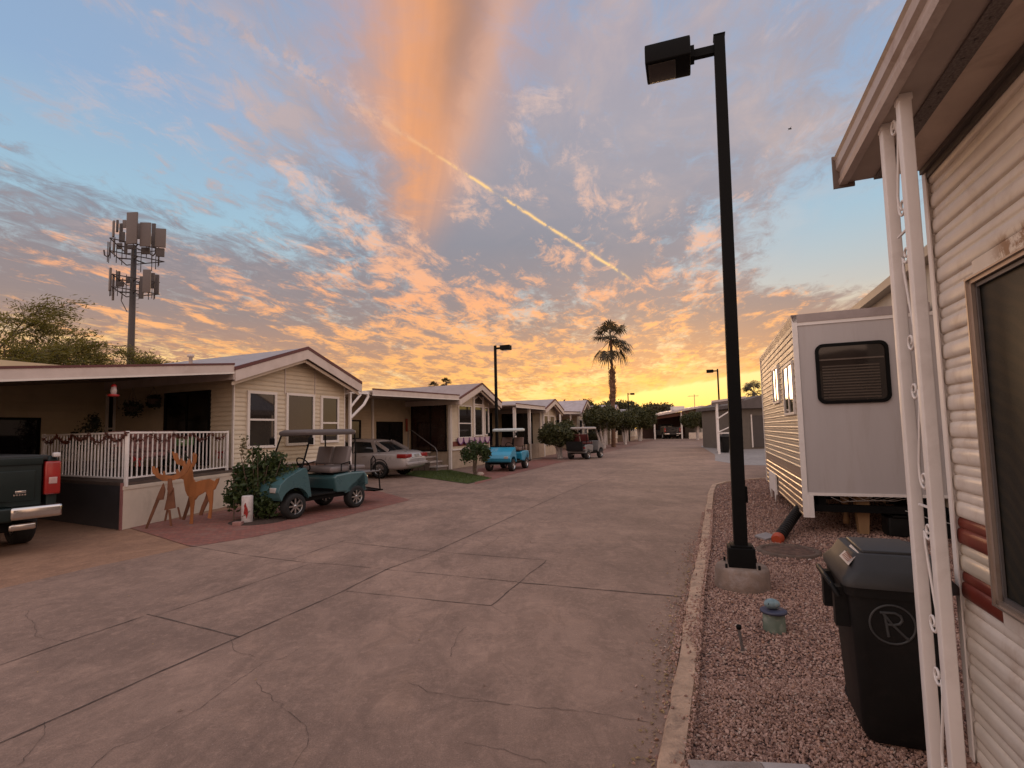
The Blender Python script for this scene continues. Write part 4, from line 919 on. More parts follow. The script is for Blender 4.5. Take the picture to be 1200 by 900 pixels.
# deck with railing
A0 = G(142, 621); B0 = G(30, 605)
dk = thing('porch_deck', 'raised porch deck with cream front panel, dark side panel and white railing', 'deck', (A0.x, A0.y, 0), 0)
Cc = C1-A0; Bb = B0-A0; fz = .85
q = [Vector((0, 0, 0)), Cc, Cc+LD*yb*1.0+Vector((0, 1.0, 0)), Bb+LD*.6+Vector((0, 3, 0)), Bb]
mb = MB(); mb.prism([(p.x, p.y) for p in q], fz-.06, fz, 'xy'); mb.build('deck_floor', M_DECK, dk)
def wallseg(mb, a, b, z0, z1, th=.03):
    mb.bar((a.x, a.y, (z0+z1)/2), (b.x, b.y, (z0+z1)/2), th, z1-z0)
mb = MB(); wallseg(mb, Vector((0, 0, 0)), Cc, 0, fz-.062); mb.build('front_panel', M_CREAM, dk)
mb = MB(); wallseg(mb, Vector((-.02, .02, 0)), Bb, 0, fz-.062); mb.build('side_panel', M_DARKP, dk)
mb = MB(); mb.bar((0, -.02, 0), (0, -.02, fz), .035, .035); mb.build('corner_bead', mat('bead_red', (.28, .12, .11), .6), dk)
mb = MB(); wallseg(mb, Cc*.0+Vector((0, -.02, 0)), Cc+Vector((.0, -.02, 0)), fz-.13, fz-.07, .05); mb.build('panel_rail', M_CREAM, dk)
def railing(parent, a, b, z0, z1, n, post0=True):
    mb = MB(); mb.bar((a.x, a.y, z1), (b.x, b.y, z1), .045, .035); mb.bar((a.x, a.y, z0), (b.x, b.y, z0), .035, .03)
    for i in range(1, n):
        p = a.lerp(b, i/n); mb.bar((p.x, p.y, z0), (p.x, p.y, z1), .018, .018)
    r_ = mb.build('railing', M_WHITE, parent)
    for p in ((a, b) if post0 else (b,)):
        m2 = MB(); m2.rbox(p.x-.026, p.x+.026, p.y-.026, p.y+.026, fz-.08, z1+.03, .005); m2.build('post', M_WHITE, r_)
    return r_
zr0, zr1 = .93, 1.77
Ap = Vector((.02, .05, 0)); Cp = Cc+Vector((-.08, -.12, 0)); Bp_ = Bb*.82
railing(dk, Ap, Cp, zr0, zr1, 24); railing(dk, Ap, Bp_, zr0, zr1, 26, False)
# garland along the rail
m_gar = foliage('garland_leaves', (.09, .03, .02), (.17, .055, .035), .1)
def garland(a, b, k, seed, label):
    cl = []
    for s in range(k):
        for i in range(7):
            t = (s+i/7)/k; p = a.lerp(b, t); sag = .13*math.sin(math.pi*i/7); cl.append((p.x, p.y-.035, zr1-.02-sag*(1+.3*math.sin(s*2.3)), .045, .045, .05))
    t_ = thing('garland', label, 'garland', (A0.x, A0.y, 0)); leaf_cloud('leaves', m_gar, t_, cl, 620, .026, seed, 0.1)
    MB().tube([(c[0], c[1], c[2]) for c in cl], .008, 5).build('cord', m_gar, t_)
    return t_
g1 = garland(Ap, Cp, 5, 31, 'autumn leaf garland swagged along the front rail of the porch deck')
g2 = garland(Ap, Bp_, 5, 32, 'autumn leaf garland swagged along the dark side rail of the porch deck')
for gg, a, b, k in ((g1, Ap, Cp, 5), (g2, Ap, Bp_, 5)):
    for i in range(k):
        p = a.lerp(b, (i+.5)/k); mb = MB(); mb.lathe([(0, -.02), (.022, -.012), (.026, .006), (.012, .02), (0, .022)], (p.x, p.y-.06, zr1-.2), 8); mb.build('light', mat('frosted_bulb', (.6, .57, .55), .3), gg)
for (px, py, r) in ((208, 537, .17),):
    pp = AT(px, py, 11.1); cl = [(r*math.cos(i*math.pi/6), -.02, r*math.sin(i*math.pi/6), .055, .05, .055) for i in range(12)]
    w_ = leaf_cloud('wreath', foliage('wreath_green', (.015, .022, .012), (.03, .035, .015), .1), None, cl, 700, .03, 33, .1); w_.location = pp; tag(w_, 'dark round wreath hung on the front rail of the deck', 'wreath')
def bow(px, py, d, label):
    p = AT(px, py, d); mb = MB(); mb.prism([(-.005, 0), (-.11, .06), (-.10, -.05)], -.01, .01); mb.prism([(.005, 0), (.11, .06), (.10, -.05)], -.01, .01); mb.prism([(-.012, 0), (-.055, -.15), (-.02, -.15), (.0, -.03), (.025, -.15), (.06, -.14), (.012, 0)], -.008, .008); mb.rbox(-.022, .022, -.018, .018, -.022, .022, .006)
    o = mb.build('ribbon_bow', M_RED, loc=p); tag(o, label, 'bow')
bow(162, 538, 10.25, 'red ribbon bow on the front rail near the deck corner'); bow(258, 530, 12.5, 'red ribbon bow on the front rail near the house wall')
sg = thing('porch_sign', 'small green painted sign hung in the garland on the deck rail', 'sign', AT(216, 517, 11.25))
MB().rbox(-.20, .20, -.012, .012, -.09, .09, .008).build('board', mat('sign_green', (.06, .13, .035), .6, var=.5, vscale=14), sg)
mb = MB(); 
for i, z in enumerate((.04, .0, -.04)): mb.box(-.14+.02*i, .13-.03*i, -.016, -.013, z-.006, z+.006)
mb.build('lettering', mat('sign_pale', (.35, .42, .25), .6), sg)
# deck furniture and pots
bn = thing('porch_bench', 'patterned cushioned bench behind the deck railing', 'bench', AT(175, 530, 11.6).xy.to_3d()+Vector((0, 0, fz)), R(66))
cush = mat('floral_cushion', (.20, .10, .09), .8, var=.6, vscale=9)
mb = MB()
for x in (-.75, .75):
    for y in (-.25, .25): mb.box(x-.025, x+.025, y-.025, y+.025, 0, .62)
    mb.box(x-.03, x+.03, -.28, .28, .6, .64)
mb.box(-.75, .75, -.27, .27, .33, .38); mb.box(-.75, .75, .22, .27, .38, .95); mb.build('frame', M_DECK, bn)
MB().rbox(-.7, .7, -.25, .2, .38, .50, .04).build('seat_cushion', cush, bn); MB().rbox(-.7, .7, .10, .22, .5, .98, .04).build('back_cushion', cush, bn)
m_pot = foliage('porch_plant_leaves', (.012, .016, .01), (.03, .04, .018), .1)
def potted(label, px, py, d, z, h, r, seed, hang=False):
    p = AT(px, py, d); t = thing('hanging_plant' if hang else 'potted_plant', label, 'plant', (p.x, p.y, z))
    if hang:
        MB().lathe([(.0, 0), (.10, .0), (.16, .12), (.17, .13)], n=16).build('basket', M_DECK, t)
        c = MB()
        for k in range(3): c.tube([(.15*math.cos(k*2.1), .15*math.sin(k*2.1), .13), (0, 0, h)], .005, 4)
        c.build('chain', M_GREY, t); leaf_cloud('leaves', m_pot, t, [(0, 0, .16, r, r, r*.6), (.1, 0, .0, r*.6, r*.6, r*.7), (-.12, .05, 0, r*.6, r*.5, r*.6)], 500, .035, seed, .2)
    else:
        MB().lathe([(0, 0), (.12, 0), (.16, .28), (.17, .29), (.15, .29), (.14, .25), (0, .25)], n=18).build('pot', mat('clay_pot', (.12, .06, .045), .8), t)
        s = MB(); s.tube([(0, 0, .25), (.02, .01, h*.6), (0, .02, h*.85)], .012, 6); s.build('stem', M_BARK, t)
        leaf_cloud('leaves', m_pot, t, [(0, 0, h*.75, r, r, h*.28), (.08, 0, h*.95, r*.6, r*.6, h*.15), (-.1, 0, h*.5, r*.6, r*.5, h*.14)], 520, .05, seed, .15, aspect=.3)
potted('tall leafy potted plant standing behind the deck rail', 107, 500, 12.6, fz, 1.35, .26, 41)
potted('lower potted plant left of the tall one behind the deck rail', 84, 510, 12.6, fz, .95, .22, 42)
potted('dark hanging basket under the porch roof, larger and left', 155, 478, 13.2, 2.35, .62, .26, 43, True)
potted('dark hanging basket under the porch roof, smaller and right', 180, 466, 13.4, 2.55, .45, .16, 44, True)
def feeder(label, px, py, d, ceil):
    p = AT(px, py, d); t = thing('hummingbird_feeder', label, 'bird feeder', p)
    MB().lathe([(0, -.03), (.085, -.03), (.10, -.01), (.09, .015), (.03, .02), (0, .02)], n=16).build('base', M_RED, t)
    MB().lathe([(.045, .02), (.055, .08), (.042, .16), (.0, .165)], n=14).build('bottle', mat('feeder_glass', (.42, .33, .32), .1, var=.1), t)
    MB().lathe([(.05, .16), (.045, .19), (.015, .215), (0, .22)], n=14).build('top', M_RED, t)
    MB().tube([(0, 0, .21), (0, 0, ceil-p.z)], .004, 5).build('hook', M_GREY, t)
feeder('red hummingbird feeder hanging from the porch roof over the deck', 133, 463, 9.9, 3.05)
feeder('red hummingbird feeder hanging from the eave at the gable corner', 277, 454, 12.75, 3.25)
wl = thing('wall_lantern', 'white globe lantern on a black wall bracket at the gable corner', 'lantern', AT(278.5, 487, 13.05))
MB().lathe([(0, -.11), (.06, -.095), (.105, -.03), (.10, .03), (.05, .085), (0, .10)], n=18).build('globe', mat('globe_white', (.55, .50, .47), .3, var=.15), wl)
mb = MB(); mb.lathe([(.05, .08), (.06, .10), (.02, .13), (0, .13)], n=12); mb.tube([(0, 0, .13), (0, 0, .42), (-.03, .04, .45), (-.14, .10, .45)], .009, 6); mb.box(-.17, -.14, .08, .12, .15, .5); mb.build('bracket', M_BLACK, wl)

# wooden reindeer cut-outs
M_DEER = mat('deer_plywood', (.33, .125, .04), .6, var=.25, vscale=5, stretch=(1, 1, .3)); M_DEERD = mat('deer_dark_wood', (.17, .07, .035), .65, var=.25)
def zp(pts, ox, oy, k): return [((x-ox)*k, (oy-y)*k) for x, y in pts]
dd = G(227, 613.5); kk = 10.7/600/6.43
d1 = thing('reindeer_cutout', 'larger orange plywood reindeer standing side-on before the cream deck panel', 'reindeer figure', dd, math.atan2(-.15, 1))
o1 = (430, 737)
MB().prism(zp([(318, 413), (322, 428), (345, 432), (352, 470), (362, 512), (378, 545), (408, 562), (440, 575), (460, 548), (500, 528), (522, 512), (560, 520), (592, 500), (596, 475), (585, 448), (545, 430), (480, 440), (436, 452), (418, 425), (412, 380), (405, 345), (385, 330), (358, 334), (345, 360), (335, 395)], *o1, kk), -.012, .012).build('body', M_DEER, d1)
MB().prism(zp([(585, 450), (600, 430), (622, 425), (612, 460), (600, 482), (592, 500)], *o1, kk), -.010, .010).build('tail', M_DEER, d1)
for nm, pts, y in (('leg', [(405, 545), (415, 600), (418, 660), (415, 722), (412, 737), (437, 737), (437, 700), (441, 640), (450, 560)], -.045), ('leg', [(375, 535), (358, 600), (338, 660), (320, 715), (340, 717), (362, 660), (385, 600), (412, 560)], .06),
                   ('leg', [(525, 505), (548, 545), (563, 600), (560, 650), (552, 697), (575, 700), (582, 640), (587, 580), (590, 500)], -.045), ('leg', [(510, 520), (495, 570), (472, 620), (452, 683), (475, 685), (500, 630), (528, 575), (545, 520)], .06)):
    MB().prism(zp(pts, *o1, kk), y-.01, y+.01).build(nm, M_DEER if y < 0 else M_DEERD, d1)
for pts, y in (([(362, 345), (335, 335), (300, 325), (275, 290), (255, 235), (272, 240), (290, 275), (282, 245), (298, 250), (312, 290), (330, 310), (322, 285), (335, 285), (348, 312), (375, 330)], -.03), ([(365, 340), (395, 328), (405, 300), (400, 255), (412, 245), (418, 280), (422, 250), (432, 265), (430, 310), (415, 345), (385, 358), (378, 290), (370, 290)], .03)):
    MB().prism(zp(pts, *o1, kk), y-.008, y+.008).build('antler', M_DEER, d1)
k2 = 10.2/600/6.43; o2 = (190, 765)
d2 = thing('reindeer_cutout', 'smaller wooden reindeer facing the street, with wide moose-like antlers', 'reindeer figure', G(189.5, 618.5), .1)
MB().prism(zp([(115, 335), (118, 375), (150, 415), (190, 440), (240, 443), (300, 425), (345, 390), (372, 335), (365, 300), (352, 300), (345, 335), (330, 300), (322, 305), (322, 355), (300, 385), (285, 360), (275, 365), (280, 395), (245, 405), (205, 400), (200, 370), (190, 372), (190, 400), (160, 385), (150, 345), (140, 350), (140, 370), (128, 335)], *o2, k2), -.012, .012).build('antlers', M_DEER, d2)
MB().prism(zp([(228, 425), (250, 425), (262, 500), (240, 540), (225, 500)], *o2, k2), -.03, -.01).build('head', M_DEERD, d2)
MB().prism(zp([(202, 455), (175, 520), (155, 575), (205, 568), (216, 500)], *o2, k2), -.06, -.03).build('haunch', M_DEERD, d2)
MB().prism(zp([(225, 480), (258, 490), (275, 632), (202, 645), (218, 560)], *o2, k2), .0, .03).build('chest', M_DEERD, d2)
for pts, y in (([(160, 565), (120, 680), (92, 765), (104, 767), (135, 690), (180, 570)], -.05), ([(200, 640), (185, 725), (196, 727), (212, 640)], .1), ([(240, 640), (255, 752), (268, 752), (254, 640)], -.05), ([(270, 630), (290, 718), (300, 716), (280, 632)], .1)):
    MB().prism(zp(pts, *o2, k2), y-.01, y+.01).build('leg', M_DEERD, d2)
# cardinal post
cp = thing('cardinal_planter', 'white round yard ornament painted with a red cardinal beside the leafy shrub', 'yard ornament', G(289.5, 613))
MB().lathe([(.09, 0), (.10, .02), (.10, .50), (.09, .52), (.0, .52)], n=24).build('post', mat('ornament_white', (.55, .50, .48), .6, var=.15, vscale=12), cp)
mb = MB(); mb.T = Matrix.Rotation(R(12), 4, 'Z')
mb.prism([(-.035, .18), (-.02, .30), (-.03, .34), (-.005, .40), (.01, .34), (.035, .28), (.045, .2), (.02, .10), (.0, .18)], -.112, -.10); mb.build('cardinal', M_RED, cp)
mb = MB(); mb.T = Matrix.Rotation(R(12), 4, 'Z'); mb.tube([(-.07, -.085, .14), (0, -.108, .17), (.07, -.085, .24)], .006, 5); mb.build('painted_branch', M_BARK, cp)
br = MB(); br.rbox(-.13, .03, -.12, .0, .0, .07, .01); o = br.build('edging_brick', mat('pink_brick', (.28, .15, .13), .85, var=.3, bump=.5), loc=G(284, 615)); tag(o, 'pinkish brick at the foot of the white cardinal ornament', 'brick')

# ------------------------------------------------------------------ second home
C2 = G(530, 549.7); h2 = gable_home('cream home with a small arched gable window and bunting, behind the bright blue cart', C2, R(23.5), 3.75, 11, floor=.85, eave=3.10, peak=3.80, oh=.6, battens=False, skirt=mat('cream_skirt', (.42, .33, .24), .7))
for p0, p1, t0, b0 in ((536.2, 551.6, 475, 513.5), (555, 564.5, 476, 511), (567, 571.5, 477, 510)):
    a, b, c = hit(h2, p0, t0, y=0), hit(h2, p1, t0, y=0), hit(h2, (p0+p1)/2, b0, y=0)
    w_ = win_part(h2, 'x', a.x, b.x, c.z, (a.z+b.z)/2, 0, -1, mid=.45 if p0 < 540 else None, m_glass=m_house_glass)
a, b, c = hit(h2, 555, 469, y=0), hit(h2, 564.5, 465, y=0), hit(h2, 555, 474.5, y=0)
w0, w1 = a.x, b.x; zt = b.z; m_ = MB(); m_.prism([(w0, c.z), (w1, c.z), (w1, a.z+.05), ((w0+w1)/2, zt+.05), (w0, a.z+.05)], -.045, 0); wa = m_.build('arched_window', M_TRIM, h2)
MB().prism([(w0+.06, c.z+.06), (w1-.06, c.z+.06), (w1-.06, a.z+.03), ((w0+w1)/2, zt-.03), (w0+.06, a.z+.03)], -.055, -.046).build('pane', glass('arched_pane', (.05, .04, .03), .05), wa)
for xx in (w0-.12, w1+.0): MB().box(xx, xx+.12, -.06, -.0, .9, 3.4).build('pilaster', M_TRIM, h2)
MB().box(.05, 3.7, -.03, -.018, 1.0, 1.22).build('trim_band', mat('rust_band', (.17, .045, .03), .7), h2)
bu = thing('bunting', 'pink and purple bunting draped under the front windows of the second home', 'bunting', (0, 0, 0)); bz = hit(h2, 545, 514, y=0).z
for i in range(6):
    m_ = MB(); x0 = .35+i*.55; m_.T = h2.matrix_basis @ Matrix.Translation((x0, -.09, bz)); r0 = [(.27*math.cos(math.pi*k/10+math.pi), .30*math.sin(math.pi*k/10+math.pi)) for k in range(11)]
    m_.prism([(p[0]+.27, p[1]+.05) for p in r0], -.01, .01); fan = m_.build('fan', mat('bunting_pale', (.50, .38, .42), .8), bu)
    m_ = MB(); m_.T = h2.matrix_basis @ Matrix.Translation((x0, -.10, bz)); m_.tube([(p[0]+.27, 0, p[1]+.05) for p in r0], .03, 6); m_.build('edge', mat('bunting_purple', (.14, .045, .16), .8), fan)
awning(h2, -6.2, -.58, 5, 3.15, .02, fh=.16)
yb2 = 2.25
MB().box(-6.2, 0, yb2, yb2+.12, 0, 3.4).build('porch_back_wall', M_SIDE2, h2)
a, b, c = hit(h2, 527, 472, x=0), hit(h2, 483, 474, x=0), hit(h2, 505, 529, x=0)
win_part(h2, 'y', max(.25, a.y), yb2-.1, c.z, 3.0, 0, -1, m_frame=M_BLACK, m_glass=glass('porch_glass', (.025, .012, .01), .12), name='sliding_door', vmid=.45, fr=.05)
MB().box(-.10, -.0, .0, .12, .0, 3.2).build('porch_post', M_TRIM, h2)
a, b, c = hit(h2, 441, 494, y=yb2), hit(h2, 471, 494, y=yb2), hit(h2, 455, 526, y=yb2); win_part(h2, 'x', a.x, b.x, c.z, a.z, yb2, -1, m_frame=M_BLACK, m_glass=M_SCREEN, vmid=.5)
a, b, c = hit(h2, 408, 492, y=yb2), hit(h2, 422, 492, y=yb2), hit(h2, 415, 515, y=yb2); win_part(h2, 'x', a.x, b.x, c.z, a.z, yb2, -1, m_frame=M_BLACK, m_glass=M_SCREEN)
a = hit(h2, 436, 480, y=yb2); MB().box(a.x-.05, a.x+.05, yb2-.06, yb2-.0, 0, 3.3).build('wall_post', M_TRIM, h2)
bnr = thing('vertical_banner', 'narrow red vertical banner on the wall beside the second home porch', 'banner', tup(h2, hit(h2, 475, 497, y=yb2).x, yb2-.08, hit(h2, 475, 491, y=yb2).z), h2.rotation_euler.z)
MB().box(-.07, .07, -.008, .008, -.58, 0).build('cloth', mat('banner_red', (.26, .05, .025), .8, var=.3), bnr); MB().tube([(-.09, 0, .005), (.09, 0, .005)], .01, 6).build('rod', M_GREY, bnr)
# steps
st0 = G(519, 551); st = thing('porch_steps', 'pale concrete porch steps with a grey handrail beside the second home', 'steps', st0, h2.rotation_euler.z)
for i in range(4):
    MB().box(-.0-.55, .0+.45, .0+.30*i, .30*i+.34, .20*i+.14, .20*i+.20).build('tread', mat('step_tread', (.44, .38, .34), .8, var=.08), st)
    MB().box(-.5, .40, .04+.30*i, .30*i+.30, .0, .20*i+.139).build('riser', mat('step_riser', (.20, .15, .12), .8), st)
mb = MB(); mb.tube([(-.5, -.02, .0), (-.5, -.02, .85), (-.5, .08, 1.0), (-.5, 1.25, 1.75), (-.5, 1.45, 1.75), (-.5, 1.45, .8)], .022, 8); mb.build('handrail', M_GREY, st)
# carport brace reaching out from the corner of the first home
cb = thing('carport_brace', 'white tubular carport brace at the far corner of the first home', 'brace', tup(h1, 4.25, .1, 0), h1.rotation_euler.z)
MB().rbox(-.04, .04, -.04, .04, 0, 2.98, .01).build('post', M_WHITE, cb)
MB().tube([(0, 0, 2.15), (.55, -.1, 2.62), (.75, -.12, 2.9), (.70, -.12, 3.0)], .045, 8).build('brace', M_WHITE, cb); MB().tube([(0, 0, 2.5), (.45, -.05, 2.95)], .04, 8).build('brace', M_WHITE, cb); MB().bar((-.2, 0, 3.02), (1.1, -.13, 3.02), .06, .10).build('beam', M_WHITE, cb)

# ------------------------------------------------------------------ third home and further ones
C3 = G(634, 535); h3 = gable_home('cream home with a shaded front porch and pale panel skirting, third along the left side', C3, R(22), 3.3, 11, floor=.7, eave=2.95, peak=3.5, oh=.5, battens=False, skirt=mat('cream_skirt', (.42, .33, .24), .7), rf=mat('pale_roof', (.38, .35, .35), .5, .2))
win_part(h3, 'x', .35, 1.5, 1.2, 2.6, 0, -1, m_glass=glass('curtained_glass', (.16, .12, .08), .2)); win_part(h3, 'x', 1.9, 2.9, 1.2, 2.6, 0, -1, m_glass=glass('curtained_glass', (.16, .12, .08), .2))
MB().box(1.62, 1.72, -.03, 0, .7, 3.6).build('batten', M_TRIM, h3)
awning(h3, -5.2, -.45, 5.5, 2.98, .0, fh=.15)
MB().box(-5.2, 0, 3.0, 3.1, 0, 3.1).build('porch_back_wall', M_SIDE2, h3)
win_part(h3, 'y', .5, 2.6, .75, 2.75, 0, -1, m_frame=M_BLACK, m_glass=M_SCREEN, name='sliding_door', vmid=.5); win_part(h3, 'x', -3.2, -.8, .75, 2.8, 3.0, -1, m_frame=M_BLACK, m_glass=M_SCREEN, name='sliding_door', vmid=.5)
for x in (-4.9, -2.6, -.1): MB().box(x-.07, x+.07, -.30, -.16, .0, 2.93).build('porch_post', M_TRIM, h3)
for i in range(4): MB().box(-5.0+i*1.25, -5.0+i*1.25+1.2, -.28, -.22, .0, .86).build('skirt_panel', mat('porch_panel', (.38, .28, .2), .7, var=.12), h3)
MB().box(-5.0, 0, -.2, 3.0, .62, .70).build('deck_floor', M_DECK, h3)
def simple_home(label, C, hA, W, L, eave, peak, floor=.6, aw=-6, cover=True, extra=None):
    h = gable_home(label, C, hA, W, L, floor=floor, eave=eave, peak=peak, oh=.5, battens=False, skirt=mat('cream_skirt', (.42, .33, .24), .7), rf=mat('white_roof', (.46, .43, .45), .45, .25))
    win_part(h, 'x', W*.15, W*.42, 1.2, 2.5, 0, -1); win_part(h, 'x', W*.58, W*.85, 1.2, 2.5, 0, -1)
    if cover:
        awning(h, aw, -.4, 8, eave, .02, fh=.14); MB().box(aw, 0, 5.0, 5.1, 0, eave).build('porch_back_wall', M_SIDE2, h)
        for x in (aw+.1, aw/2): MB().box(x-.05, x+.05, -.3, -.2, 0, eave-.02).build('porch_post', M_TRIM, h)
        win_part(h, 'y', 1.0, 3.0, .8, 2.5, 0, -1, m_frame=M_BLACK, m_glass=M_SCREEN, name='sliding_door')
    return h
h4 = simple_home('pale home with a metal roof behind the first round trees, fourth along', (5.6, 44.5), R(22), 3.8, 13, 3.05, 4.1)
h5 = simple_home('pale home behind the palm trunk, fifth along the left side', (10.4, 55), R(22), 4.2, 12, 3.0, 4.1)
h6 = simple_home('home with a small chimney, last along the left side before the far carport', (15.0, 66), R(22), 4.2, 12, 3.0, 4.0)
MB().box(1.2, 2.0, 3, 3.8, 3.8, 4.5).build('chimney', mat('roof_box', (.5, .45, .42), .6), h6)

# far house with an open carport facing the street end
FD = 72.0
def farx(px): return AT(px, 505, FD).x
x0, x1 = farx(766), farx(848); t = thing('carport_house', 'low white house with an open dark carport facing down the street', 'house', (x0, FD, 0), 0)
Wd = x1-x0
ze, zp_ = AT(766, 487.5, FD).z, AT(822, 476.5, FD).z; xp = farx(822)-x0
xs_ = farx(824)-x0
mb = MB(); mb.prism([(xs_-.2, 0), (Wd+2, 0), (Wd+2, ze+.4), (xp, zp_-.3), (xs_-.2, zp_-.35)], 0, 8); mb.build('wall', lap('far_wall', (.46, .42, .36), .3), t)
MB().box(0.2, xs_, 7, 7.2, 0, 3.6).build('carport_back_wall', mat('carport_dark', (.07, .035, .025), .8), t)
mb = MB(); mb.prism([(-.4, ze-.15), (xp, zp_-.15), (Wd+2.4, ze+.3), (Wd+2.4, ze+.55), (xp, zp_+.12), (-.4, ze+.12)], -.6, 8.4); mb.build('roof', M_FASCIA, t)
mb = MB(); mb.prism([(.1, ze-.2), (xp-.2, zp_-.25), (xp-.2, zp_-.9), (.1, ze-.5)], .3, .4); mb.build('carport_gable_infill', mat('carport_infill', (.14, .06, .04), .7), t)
for xx in (.15, farx(799)-x0): MB().box(xx-.09, xx+.09, -.1, .08, 0, ze+.5 if xx > 1 else ze-.1).build('carport_post', M_TRIM, t)
win_part(t, 'x', xs_+.4, xs_+1.5, 1.0, 2.6, 0, -1); MB().box(farx(806)-x0-.9, farx(806)-x0+.7, 3, 4.5, zp_-.3, zp_+.25).build('roof_unit', M_TRIM, t)
for i in range(3): MB().box(farx(805)-x0+i*1.1, farx(805)-x0+1.0+i*1.1, -.75, -.65, 0, .85).build('fence_panel', M_CREAM, t)
at = thing('tv_antenna', 'thin television antenna above the far carport house', 'antenna', (farx(824.5), FD+3, 3.9))
mb = MB(); zt = AT(824.5, 462, FD+3).z-3.9; mb.tube([(0, 0, 0), (0, 0, zt)], .045, 6); mb.build('mast', M_GREY, at)
mb = MB(); mb.bar((-.9, 0, zt-.25), (.6, 0, zt-.2), .05); 
for k in range(5): mb.bar((-.8+k*.32, -.45+.04*k, zt-.23), (-.8+k*.32, .45-.04*k, zt-.23), .035)
mb.build('elements', M_GREY, at)
# right side: small carport frame and a tan shed
cpx = thing('small_carport', 'white post carport frame with diagonal braces beyond the trailer', 'carport', G(843, 532), -RA)
for x, y in ((0, 0), (.0, 4.2), (1.1, 0), (1.1, 4.2)): MB().box(x-.06, x+.06, y-.06, y+.06, 0, 3.0).build('post', M_WHITE, cpx)
MB().prism([(-.3, 3.06), (1.6, 3.25), (1.6, 3.37), (-.3, 3.18)], -.3, 4.6, 'xz').build('roof', M_FASCIA, cpx)
MB().bar((0, -.08, 2.1), (1.1, -.08, 2.8), .07).build('brace', M_WHITE, cpx); MB().bar((0, -.08, 1.3), (1.1, -.08, 1.8), .06).build('brace', M_WHITE, cpx); MB().box(.06, 1.04, -.04, .04, 1.2, 1.27).build('rail', M_WHITE, cpx)
sp_ = G(862, 530); shd = thing('garden_shed', 'tan shed with a dark door and low gabled roof beyond the trailer', 'shed', (AT(857, 505, 36).x, 36, 0), R(2))
Ws = AT(915, 505, 36).x-AT(857, 505, 36).x
MB().box(0, Ws, 0, 5, 0, 2.9).build('wall', mat('shed_tan', (.13, .11, .09), .8, var=.1), shd)
za = AT(860, 475, 36).z; zb = AT(890, 463, 36).z
MB().prism([(-.3, 2.85), (Ws+.5, 2.85), (Ws+.5, 3.5), (AT(892, 463, 36).x-AT(857, 505, 36).x, zb), (-.3, za)], -.4, 5.4, 'xz').build('roof', mat('shed_roof', (.10, .085, .08), .8), shd)
xd0, xd1 = AT(882, 500, 36).x-AT(857, 500, 36).x, AT(899, 500, 36).x-AT(857, 500, 36).x
d_ = MB().box(xd0, xd1, -.05, -.01, .12, 2.35).build('door', mat('shed_door', (.06, .05, .045), .7), shd); MB().box(xd0-.08, xd0, -.06, 0, .12, 2.42).build('door_frame', M_TRIM, shd)
bn2 = make_bin('dark green wheeled bin under the small white carport frame', G(848, 531)+Vector((.1, .3, 0)), -RA+.3, emblem=False)
bn2.scale = (1.15, 1.15, 1.25)

# ------------------------------------------------------------------ vehicles
def wheel(parent, c, r, w, spokes=6, name='wheel', rim=M_ALLOY):
    """wheel with its axle along local y"""
    ty = MB(); k = .62
    ty.lathe([(r*k, -w/2+.01), (r*.86, -w/2), (r*.97, -w/2+.02), (r, -w*.25), (r, w*.25), (r*.97, w/2-.02), (r*.86, w/2), (r*k, w/2-.01)], c, 28, 'y')
    t_ = ty.build(name, M_RUBBER, parent)
    rm = MB(); rm.lathe([(r*k, -w/2+.012), (r*k*.93, -w/2+.03), (r*k*.9, 0), (r*k*.93, w/2-.03), (r*k, w/2-.012)], c, 28, 'y')
    for s in (-1, 1):
        y = c[1]+s*(w/2-.035)
        rm.lathe([(0, y+s*.02), (r*.13, y+s*.015), (r*.16, y-s*.01)], (c[0], 0, c[2]), 12, 'y')
        for i in range(spokes):
            a = 2*math.pi*i/spokes; rm.bar((c[0]+math.cos(a)*r*.1, y, c[2]+math.sin(a)*r*.1), (c[0]+math.cos(a)*r*k*.97, y, c[2]+math.sin(a)*r*k*.97), r*.13, .02, up=(0, 1, 0))
    rm.build('rim', rim, t_)
    d = MB(); d.lathe([(0, c[1]), (r*k*.9, c[1])], (c[0], 0, c[2]), 20, 'y'); d.build('hub', M_BLACK, t_)
    return t_
def arch(cx, cz, r, a0, a1, n=9): return [(cx+r*math.cos(R(a0+(a1-a0)*i/n)), cz+r*math.sin(R(a0+(a1-a0)*i/n))) for i in range(n+1)]
